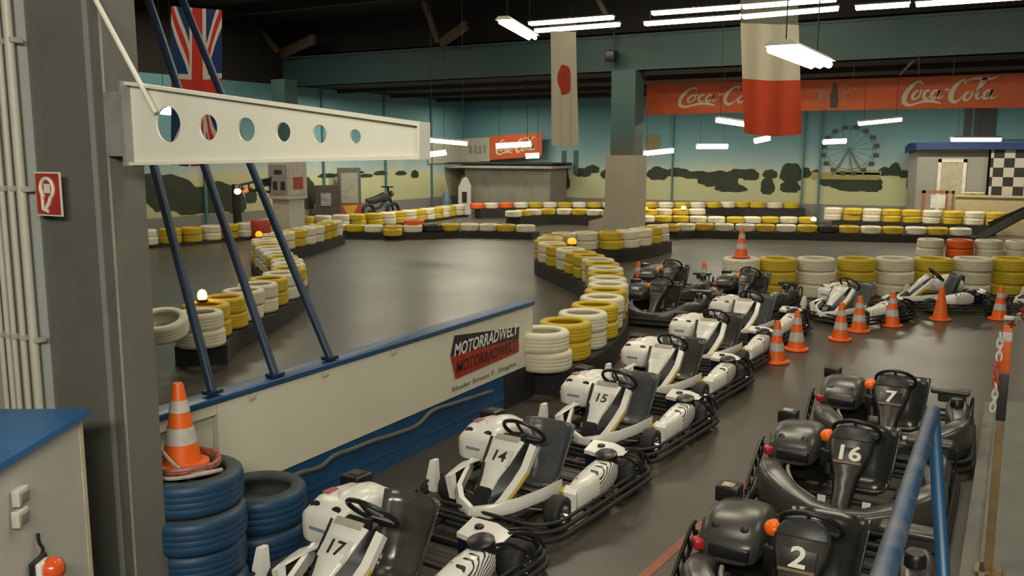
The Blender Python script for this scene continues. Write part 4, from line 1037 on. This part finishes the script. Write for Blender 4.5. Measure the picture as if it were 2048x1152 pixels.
# rusty post with tape and chain
pe = empty('barrier_post', (-.0, 6.27, .13))
MB().box((0, 0, .82), (.05, .06, 1.64), bev=.004).build('pole', rust, pe)
MB().box((.0, 0, .01), (.16, .16, .02), bev=.004).build('base_plate', rust, pe)
MB().box((0, 0, 1.47), (.054, .064, .30), bev=.004).build('orange_tape', M('tape_orange', (.7, .12, .015), .45), pe)
MB().box((0, 0, 1.545), (.056, .066, .06), bev=.004).box((0, 0, 1.66), (.056, .066, .02), bev=.004).build('white_tape', band_w, pe)
MB().box((0, 0, 1.16), (.055, .065, .3), bev=.004).build('black_sleeve', M('sleeve_black', (.02, .019, .017), .5), pe)
tag(pe, 'rusty barrier post with orange and white tape on the walkway kerb', 'post')
def links(pts, nm, label, r=.028):
    e = empty(nm, pts[0]); P0 = Vector(pts[0]); st = resample(catmull(pts, 8), .04)
    for i, (p, q) in enumerate(zip(st, st[1:])):
        d = (q - p).normalized(); s = d.cross(Vector((0, 1, 0)) if i % 2 else Vector((1, .3, 0)))
        s = s.normalized() if s.length > .01 else Vector((1, 0, 0)); c = (p + q)/2 - P0
        lk = MB(); lk.tube([c + d*.030*math.cos(a) + s*.015*math.sin(a) for a in [2*math.pi*k/12 for k in range(12)]], .006, 6, closed=True)
        lk.build('link', M('chain_red_plastic', (.5, .05, .03), .4) if (i//4) % 2 == 1 else M('chain_white_plastic', (.62, .6, .54), .4), e)
    tag(e, label, 'chain'); return e
links([PD(2000, 668, 5.45), PD(1998, 715, 5.42), PD(1992, 745, 5.4), PD(1990, 790, 5.4), PD(1984, 822, 5.4)], 'plastic_chain', 'red and white plastic chain hanging down the taped post')
links([PD(2012, 650, 5.6), PD(2024, 648, 5.4), PD(2040, 632, 5.2), PD(2062, 600, 5.0)], 'plastic_chain', 'white plastic chain running from the post top out of frame')
# blue handrail
hr = empty('handrail', (0, 0, 0))
apx = PD(1866, 822, 2.9)
steel_blue = M('worn_blue_paint', (.012, .050, .115), .42, var=.3, scale=14, dirt=(.20, .17, .16))
near = PD(1755, 1190, 1.45); far_ = near + (near - apx)*.35
MB().tube([far_, near, apx.lerp(near, .05), apx], .0225, 14).build('top_tube', steel_blue, hr)
lg = PD(1887, 1160, 2.62); dd = (lg - apx); foot = apx + dd*((apx.z - .13)/(apx.z - lg.z))
MB().tube([apx, foot], .021, 14).build('post_tube', M('blue_tube_paint', (.012, .062, .145), .38, var=.12), hr)
tag(hr, 'blue worn handrail with slanting post in front of the black karts', 'handrail')

# ================================================================== FLAGS AND BANNERS
def cloth(p_tl, p_tr, p_br, p_bl, nu=16, nv=24, amp=.03, waves=2.5, name='flag', mats=None):
    b = MB(); rows = []
    nrm = (p_tr - p_tl).cross(p_bl - p_tl).normalized()
    for j in range(nv+1):
        v = j/nv; row = []
        for i in range(nu+1):
            u = i/nu; p = p_tl.lerp(p_tr, u).lerp(p_bl.lerp(p_br, u), v)
            row.append(p + nrm*amp*math.sin(u*waves*6.28 + v*1.5)*(.3 + v) + (p_bl - p_tl)*(.025*v*math.sin(u*3.14)))
        rows.append(row)
    vs = []; fs = []
    for r in rows: vs += r
    for j in range(nv):
        for i in range(nu): a = j*(nu+1)+i; fs.append([a, a+1, a+nu+2, a+nu+1])
    b._mk(vs, fs); me_o = b.build(name, mats, smooth=60)
    uv = me_o.data.uv_layers.new(name='UVMap')
    for poly in me_o.data.polygons:
        for li in poly.loop_indices:
            vi = me_o.data.loops[li].vertex_index; uv.data[li].uv = ((vi % (nu+1))/nu, 1 - (vi//(nu+1))/nv)
    return me_o
def uvxy(t):
    n = t.nodes.new('ShaderNodeUVMap'); n.uv_map = 'UVMap'; sp_ = t.nodes.new('ShaderNodeSeparateXYZ'); t.links.new(n.outputs[0], sp_.inputs[0])
    return N(t, sp_.outputs[0]), N(t, sp_.outputs[1])
def cloth_fin(m, t, b, c):
    t.links.new(c, b.inputs['Base Color']); b.inputs['Roughness'].default_value = .85
    tr = t.nodes.new('ShaderNodeBsdfTranslucent'); mx = t.nodes.new('ShaderNodeMixShader'); mx.inputs[0].default_value = .3
    t.links.new(c, tr.inputs[0]); t.links.new(b.outputs[0], mx.inputs[1]); t.links.new(tr.outputs[0], mx.inputs[2])
    t.links.new(mx.outputs[0], t.nodes['Material Output'].inputs[0]); return m
def uk_mat():
    m, t, b = base_mat('union_flag_cloth'); u, v = uvxy(t)
    # flag hung vertically: long axis = v
    X = (v - .5) * 2.0; Y = (u - .5) * 1.0      # X -1..1 , Y -.5...5
    blue, red, wh = (.012, .035, .13), (.48, .03, .02), (.55, .52, .44)
    d1 = (Y - X*.5).abs(); d2 = (Y + X*.5).abs(); dm = d1.min(d2)
    c = mixc(t, dm.lt(.11), blue, wh)
    c = mixc(t, dm.lt(.045), c, red)
    cr = X.abs().min(Y.abs())
    c = mixc(t, cr.lt(.165), c, wh); c = mixc(t, cr.lt(.10), c, red)
    return cloth_fin(m, t, b, c)
def jp_mat():
    m, t, b = base_mat('japan_flag_cloth'); u, v = uvxy(t)
    X = (v - .59)*2.25; Y = (u - .48)*1.0
    d = (X*X + Y*Y); c = mixc(t, d.lt(.085), (.55, .50, .38), (.42, .04, .02))
    return cloth_fin(m, t, b, c)
def pl_mat():
    m, t, b = base_mat('poland_flag_cloth'); u, v = uvxy(t)
    c = mixc(t, v.lt(.5), (.58, .52, .38), (.50, .055, .014))
    return cloth_fin(m, t, b, c)
FX = PD(392, 100, 12.0).x
tl, tr = PX(342, 12, FX), PX(444, 20, FX); bl, br = PX(346, 330, FX), PX(440, 320, FX)
tag(cloth(tl, tr, br, bl, mats=uk_mat(), name='hanging_flag'), 'blue flag with red and white crosses hanging behind the holed arm', 'flag')
FX = PD(1127, 100, 17.5).x
tl, tr, bl, br = PX(1101, 62, FX), PX(1152, 64, FX), PX(1108, 290, FX), PX(1153, 290, FX)
tag(cloth(tl, tr, br, bl, amp=.04, mats=jp_mat(), name='hanging_flag'), 'narrow white flag with a red disc hanging before the teal beam', 'flag')
net_m = M('sheer_net', (.45, .46, .36), .8, trans=.72)
tag(cloth(PX(1101, 38, FX), PX(1150, 36, FX), tr, tl, 4, 4, .01, mats=net_m, name='sheer_strip'), 'sheer hanging strip above the white flag with the red disc', 'cloth')
FY = 13.4
tl, tr, bl, br = PY(1481, 46, FY), PY(1597, 50, FY), PY(1487, 266, FY), PY(1603, 268, FY)
tag(cloth(tl, tr, br, bl, amp=.03, waves=2.2, mats=pl_mat(), name='hanging_flag'), 'tall flag, white above red, hanging before the red banner', 'flag')
tag(cloth(PY(1481, -12, FY), PY(1597, -10, FY), tr, tl, 6, 6, .015, mats=net_m, name='sheer_strip'), 'sheer hanging strip above the white and red flag', 'cloth')

def stroke(b, pts, w, put, n=7, zoff=0.0):
    """flat brush stroke; pts (x,y), w list of half widths"""
    P = catmull([(x, y, 0) for x, y in pts], n); m = len(P)
    ws = []
    for i in range(m):
        t = i/(m-1)*(len(w)-1); k = min(int(t), len(w)-2); ws.append(w[k] + (w[k+1]-w[k])*(t-k))
    L = []; Rr = []
    for i, p in enumerate(P):
        d = (P[min(i+1, m-1)] - P[max(i-1, 0)])
        d = d.normalized() if d.length else Vector((1, 0, 0)); q = Vector((-d.y, d.x, 0))*ws[i]
        L.append(put(p.x + q.x, p.y + q.y)); Rr.append(put(p.x - q.x, p.y - q.y))
    for i in range(m-1): b._mk([L[i], L[i+1], Rr[i+1], Rr[i]], [[0, 1, 2, 3]])
SCRIPT = [  # flowing script word, unit box about 10 x 3.4
    ([(2.3, 2.75), (1.9, 3.15), (1.35, 2.9), (.75, 2.1), (.4, 1.2), (.45, .45), (1.0, .15), (1.7, .35), (2.6, .62), (3.5, .55), (4.2, .2)], [.06, .10, .14, .22, .26, .22, .14, .10, .16, .16, .02]),
    ([(1.95, 2.0), (1.6, 1.9), (1.3, 1.45), (1.3, 1.0), (1.55, .92), (1.9, 1.25), (2.05, 1.7), (1.95, 2.0), (2.2, 2.05), (2.45, 1.9)], [.08, .12, .16, .16, .1, .08, .1, .1, .05, .04]),
    ([(3.0, 1.9), (2.75, 2.0), (2.45, 1.6), (2.4, 1.15), (2.65, .95), (3.1, 1.2)], [.1, .1, .15, .17, .1, .04]),
    ([(3.9, 1.9), (3.6, 2.0), (3.25, 1.6), (3.2, 1.1), (3.45, .95), (3.8, 1.35), (4.0, 2.0), (3.85, 1.4), (3.9, 1.0), (4.2, 1.05), (4.45, 1.35)], [.08, .1, .15, .16, .1, .08, .12, .15, .12, .06, .03]),
    ([(4.5, 1.98), (4.95, 2.05)], [.09, .09]),
    ([(6.4, 2.6), (6.55, 3.05), (6.2, 3.1), (5.6, 2.5), (5.2, 1.6), (5.2, .75), (5.6, .4), (6.1, .8), (6.4, 1.3)], [.05, .10, .12, .18, .26, .24, .14, .08, .03]),
    ([(7.15, 1.7), (6.8, 1.6), (6.5, 1.15), (6.55, .7), (6.8, .65), (7.1, 1.0), (7.25, 1.4), (7.15, 1.7), (7.4, 1.75)], [.08, .12, .16, .16, .1, .08, .1, .1, .04]),
    ([(7.6, 1.4), (8.1, 2.2), (8.5, 3.0), (8.45, 3.35), (8.2, 3.1), (7.9, 2.2), (7.7, 1.2), (7.8, .75), (8.05, .85), (8.3, 1.2)], [.03, .05, .08, .09, .12, .15, .16, .13, .06, .03]),
    ([(9.1, 1.75), (8.8, 1.8), (8.45, 1.4), (8.4, .9), (8.65, .75), (9.0, 1.15), (9.2, 1.85), (9.05, 1.2), (9.1, .8), (9.4, .85), (9.6, 1.1)], [.08, .1, .15, .16, .1, .08, .12, .15, .12, .06, .03]),
    ([(6.6, 3.0), (7.3, 3.3), (8.2, 3.25), (9.0, 3.2), (9.7, 3.5)], [.04, .10, .13, .12, .03]),
]
def script(b, put, x0, y0, w, h, slope=0.0):
    for pts, ws in SCRIPT:
        stroke(b, [(x0 + p[0]/10*w, y0 + p[1]/3.5*h + slope*(p[0]/10*w)) for p in pts], [q*1.25/3.5*h for q in ws], put)
red_b = M('banner_red', (.56, .095, .02), .6, var=.12, scale=1.2)
BY = 27.0
ban = empty('hanging_banner', (-5, BY, 4))
bt = lambda x: 4.95 - .012*(x + 10.4) - .05*math.sin((x + 10.4)/11*math.pi)
bb_ = lambda x: 3.95 + .03*math.sin((x + 10.4)/3)
def banner(x0, x1, Y, top, bot, m, par, inv, n=24):
    b = MB(); rows = []
    for i in range(n+1):
        x = x0 + (x1-x0)*i/n; rows.append([(x, Y, top(x)), (x, Y, bot(x)), (x, Y+.012, bot(x)), (x, Y+.012, top(x))])
    o = b.loft(rows).build('sheet', m, par, 0); o.matrix_parent_inverse = inv; return o
inv = Matrix.Translation((5, -BY, -4))
banner(-10.35, 2.0, BY, bt, bb_, red_b, ban, inv)
putb = lambda x, y: Vector((x, BY - .008, y))
lw = MB()
def XB(px, py): p = PY(px, py, BY - .008); return p.x, p.z
for px0, px1, pyt, pyb in ((1352, 1548, 166, 216), (1800, 2004, 152, 213)):
    xa, zb = XB(px0, pyb); xb, zt = XB(px1, pyt); script(lw, putb, xa, zb, xb - xa, zt - zb)
lo = lw.build('script_lettering', M('banner_cream', (.58, .54, .42), .6, var=.04), ban, 0); lo.matrix_parent_inverse = inv
cx, cz = XB(1669, 191); rl = MB(); rr_ = XB(1708, 191)[0] - cx
rl.tube([(cx + rr_*math.cos(2*math.pi*k/36), BY - .01, cz + rr_*.68*math.sin(2*math.pi*k/36)) for k in range(36)], .014, 5, closed=True)
script(rl, putb, cx - rr_*.85, cz - .12, rr_*1.7, .28)
lo = rl.build('roundel', M('banner_faded', (.36, .27, .20), .6), ban, 0); lo.matrix_parent_inverse = inv
bo_ = MB().prism([(cx + x, BY - .012, cz + z) for x, z in ((-.1, -.34), (.1, -.34), (.11, -.1), (.08, .02), (.1, .12), (.05, .26), (.04, .36), (-.04, .36), (-.05, .26), (-.1, .12), (-.08, .02), (-.11, -.1))], (0, .004, 0)).build('bottle_print', M('bottle_dark', (.05, .035, .03), .5), ban, 0); bo_.matrix_parent_inverse = inv
rp = MB()
for px in (1291, 1448, 1706, 1905):
    x = PY(px, 160, BY).x; rp.tube([(x, BY, bt(x)), (x + .02, BY, 5.2)], .01, 5)
lo = rp.build('cord', M('cord_pale', (.3, .3, .26), .6), ban, 0); lo.matrix_parent_inverse = inv
tag(ban, 'long red banner with cream script lettering hanging right of the middle pillar', 'banner')
# small banner at the back
ban2 = empty('wall_banner', (-20, 37.6, 3)); inv2 = Matrix.Translation((20, -37.6, -3))
B2 = 37.6; q0, q1, q2_, q3 = PY(980, 273, B2), PY(1084, 265, B2), PY(981, 320, B2), PY(1086, 312, B2)
lin = lambda a_, b_: (lambda x: a_.z + (b_.z - a_.z)*(x - a_.x)/(b_.x - a_.x))
t2, b2 = lin(q0, q1), lin(q2_, q3)
banner(q0.x, q1.x, B2, t2, b2, red_b, ban2, inv2)
lw = MB(); script(lw, lambda x, y: Vector((x, B2 - .008, y)), q0.x + .3, b2(q0.x) + .22, (q1.x - q0.x)*.8, .78, .05)
lo = lw.build('script_lettering', M('banner_cream', (.58, .54, .42)), ban2, 0); lo.matrix_parent_inverse = inv2
tag(ban2, 'smaller red banner with cream script on the back wall near the corner', 'banner')
cz0, cz1 = b2(q0.x) - .06, t2(q0.x) - .03; wy = PX(856, 300, -23.93).y
pb2 = MB().prism([(-23.93, B2 + .02, cz0 - .06), (q0.x - .03, B2 + .02, cz0), (q0.x - .03, B2 + .02, cz1), (-23.93, B2 + .02, cz1 - .06)], (0, .02, 0)).prism([(-23.95, wy, cz0 - .1), (-23.95, B2 + .02, cz0 - .06), (-23.95, B2 + .02, cz1 - .06), (-23.95, wy, cz1 - .16)], (.02, 0, 0))
pbo = pb2.build('wall_banner', M('pale_banner', (.40, .40, .32), .6, var=.12), smooth=0)
for k, x in enumerate((-23.5, -23.2, -22.95, -22.7)): MB().bx(x, x+.16, B2 + .005, B2 + .019, 2.75, 3.15).build('faded_print', M('faded_print', (.24, .25, .21), .6), pbo, 0)
tag(pbo, 'pale faded banner wrapping the corner left of the small red one', 'banner')

# ================================================================== LAMPS
def lamp(p1, p2, label, tubes=2, sep=.07, r=.02, hang=None, group='fluorescent lamps', housing=True, en=0):
    c = (p1 + p2)/2; d = (p2 - p1); L = d.length; d.normalize()
    side = d.cross(Vector((0, 0, 1))); side.normalize(); up = side.cross(d)
    e = empty('fluorescent_lamp', c)
    if housing:
        hbm = MB(); w = sep*tubes/2 + .02
        hbm.loft([[side*w*a + up*z + d*s*(L/2 + .03) for a, z in ((-1, .03), (1, .03), (.6, .075), (-.6, .075))] for s in (-1, 1)]); hbm.build('housing', lamp_house, e, 0)
    for k in range(tubes):
        o = (k - (tubes-1)/2)*sep
        tb = MB(); tb.tube([side*o - d*L/2, side*o + d*L/2], r, 8); tb.build('tube', tube_e, e)
    if hang:
        hang = 5.262 if c.y > 25.9 else 7.495
        w = MB()
        for s in (-.4, .4): w.tube([d*L*s + up*.07, d*L*s + Vector((0, 0, hang - c.z))], .006, 5)
        w.build('suspension', steel_black, e)
    tag(e, label, 'lamp', group); return e
# two double strips in front of the teal beam
LY = 23.0
k = 0
for (xa, ya), (xb, yb), n, nm in [((1060, 47), (1226, 34), 2, 'left of the middle pillar'), ((1072, 61), (1238, 48), 2, 'left of the middle pillar'), ((1305, 26), (1480, 13), 2, 'right of the middle pillar'), ((1290, 47), (1480, 33), 2, 'right of the middle pillar'), ((1486, 13), (1672, -2), 2, 'behind the white and red flag'), ((1486, 33), (1676, 16), 2, 'behind the white and red flag'),
                                  ((1712, 15), (1818, 8), 1, 'above the right end of the red banner'), ((1832, 8), (2060, -8), 2, 'at the top right edge')]:
    Yl = LY + (.35 if k % 2 == 0 and k < 6 else 0); A = PY(xa, ya, Yl); B = PY(xb, yb, Yl)
    row = ['upper', 'lower'][k % 2] if k < 6 else 'single'
    for i in range(n):
        lamp(A.lerp(B, i/n + .004), A.lerp(B, (i+1)/n - .004), f"{row} strip lamp {nm}, {['nearer the left', 'farther right'][i] if n == 2 else 'the only one'}", 2, .125, .06, 7.45)
    k += 1
lamp(PZ(1562, 98, 3.66), PZ(1640, 130, 3.66), 'bright three-tube lamp hanging in front of the white and red flag', 3, .085, .036, 7.45)
lamp(PD(1008, 44, 12.6), PD(1064, 76, 14.2), 'slanting lamp left of the flag with the red disc', 2, .1, .03, 7.45)
for (xa, ya), (xb, yb), D, l in [((1434, 239), (1496, 248), 22, 'slanting lamp below the red banner left of the white and red flag'), ((1510, 282), (1538, 276), 30, 'short lamp just under the foot of the white and red flag'),
        ((1394, 293), (1454, 293), 33, 'level lamp before the blue wall below the script lettering'), ((1288, 307), (1346, 301), 33, 'lamp touching the middle pillar over the painted trees'), ((1648, 284), (1690, 282), 32, 'short lamp across the painted ferris wheel rim'),
        ((1720, 246), (1800, 238), 25, 'long lamp between ferris wheel and red banner'), ((1906, 278), (1998, 278), 25, 'level lamp hanging before the roof edge of the booth'), ((856, 279), (934, 286), 24, 'bright lamp just beyond the tip of the holed arm'),
        ((858, 309), (892, 305), 30, 'small lamp below the bright one beyond the holed arm'), ((992, 292), (1062, 288), 31, 'lamp hanging before the small red banner'), ((1052, 312), (1078, 311), 31, 'short lamp at the lower edge of the small red banner')]:
    lamp(PD(xa, ya, D), PD(xb, yb, D), l, 2, .15, .085 if D > 28 else .07, 5.1)  # tubes made thicker to imitate the bloom around distant lamps
lamp(PD(325, 219, 17), PD(352, 221, 17), 'lamp seen through the biggest hole of the white arm', 2, .16, .09, 7.45)

# added area lights without fixtures, brightening track, foreground and back walls
def area(x, y, z, e, sx=2.4, sy=.25, rot=0, col=(1.0, .90, .70)):
    l = bpy.data.lights.new('fill_light', 'AREA'); l.shape = 'RECTANGLE'; l.size = sx; l.size_y = sy; l.energy = e; l.color = col
    o = bpy.data.objects.new('fill_light', l); COL.objects.link(o); o.location = (x, y, z); o.rotation_euler = (0, 0, rot); return o
for x, y, e in ((-4.0, 9.5, 150), (-11, 9, 150), (-19, 12, 190), (-1.5, 13, 150), (-8, 16.5, 150), (-15, 18, 130), (-20.5, 20, 200), (3, 9, 90), (1.5, 19, 120)):
    area(x, y, 7.1, e)
def aim(o, tgt):
    o.rotation_euler = (Vector(tgt) - o.location).to_track_quat('-Z', 'Y').to_euler()
aim(area(.2, -2.2, 4.5, 330, 3.0, .5, col=(1, .94, .76)), (-4.2, 5.0, 1.2))  # added behind the camera to brighten pier, arm and sponsor wall
aim(area(2.8, -1.5, 5.2, 150, 3.0, .4, col=(1, .95, .80)), (-1.5, 7.0, .3))
area(-1.5, 4.5, 6.6, 90, 2.4, .3, YAW)
for x, y, e in ((-19, 30, 270), (-13, 33, 290), (-8, 31, 280), (-3, 33, 290), (2, 33, 190), (-21, 35, 150), (-21, 27, 170)): area(x, y, 4.95, e)  # added under the back ceiling to brighten the mural walls

w = bpy.data.worlds.new('world'); S.world = w; w.use_nodes = True
w.node_tree.nodes['Background'].inputs[0].default_value = (.9, .95, 1, 1); w.node_tree.nodes['Background'].inputs[1].default_value = .03
S.view_settings.view_transform = 'Standard'; S.view_settings.look = 'None'; S.view_settings.exposure = 0.0; S.view_settings.gamma = 1.0
S.view_settings.use_curve_mapping = False
S.cycles.use_denoising = True
S.cycles.max_bounces = 8
print('tyres', NT)
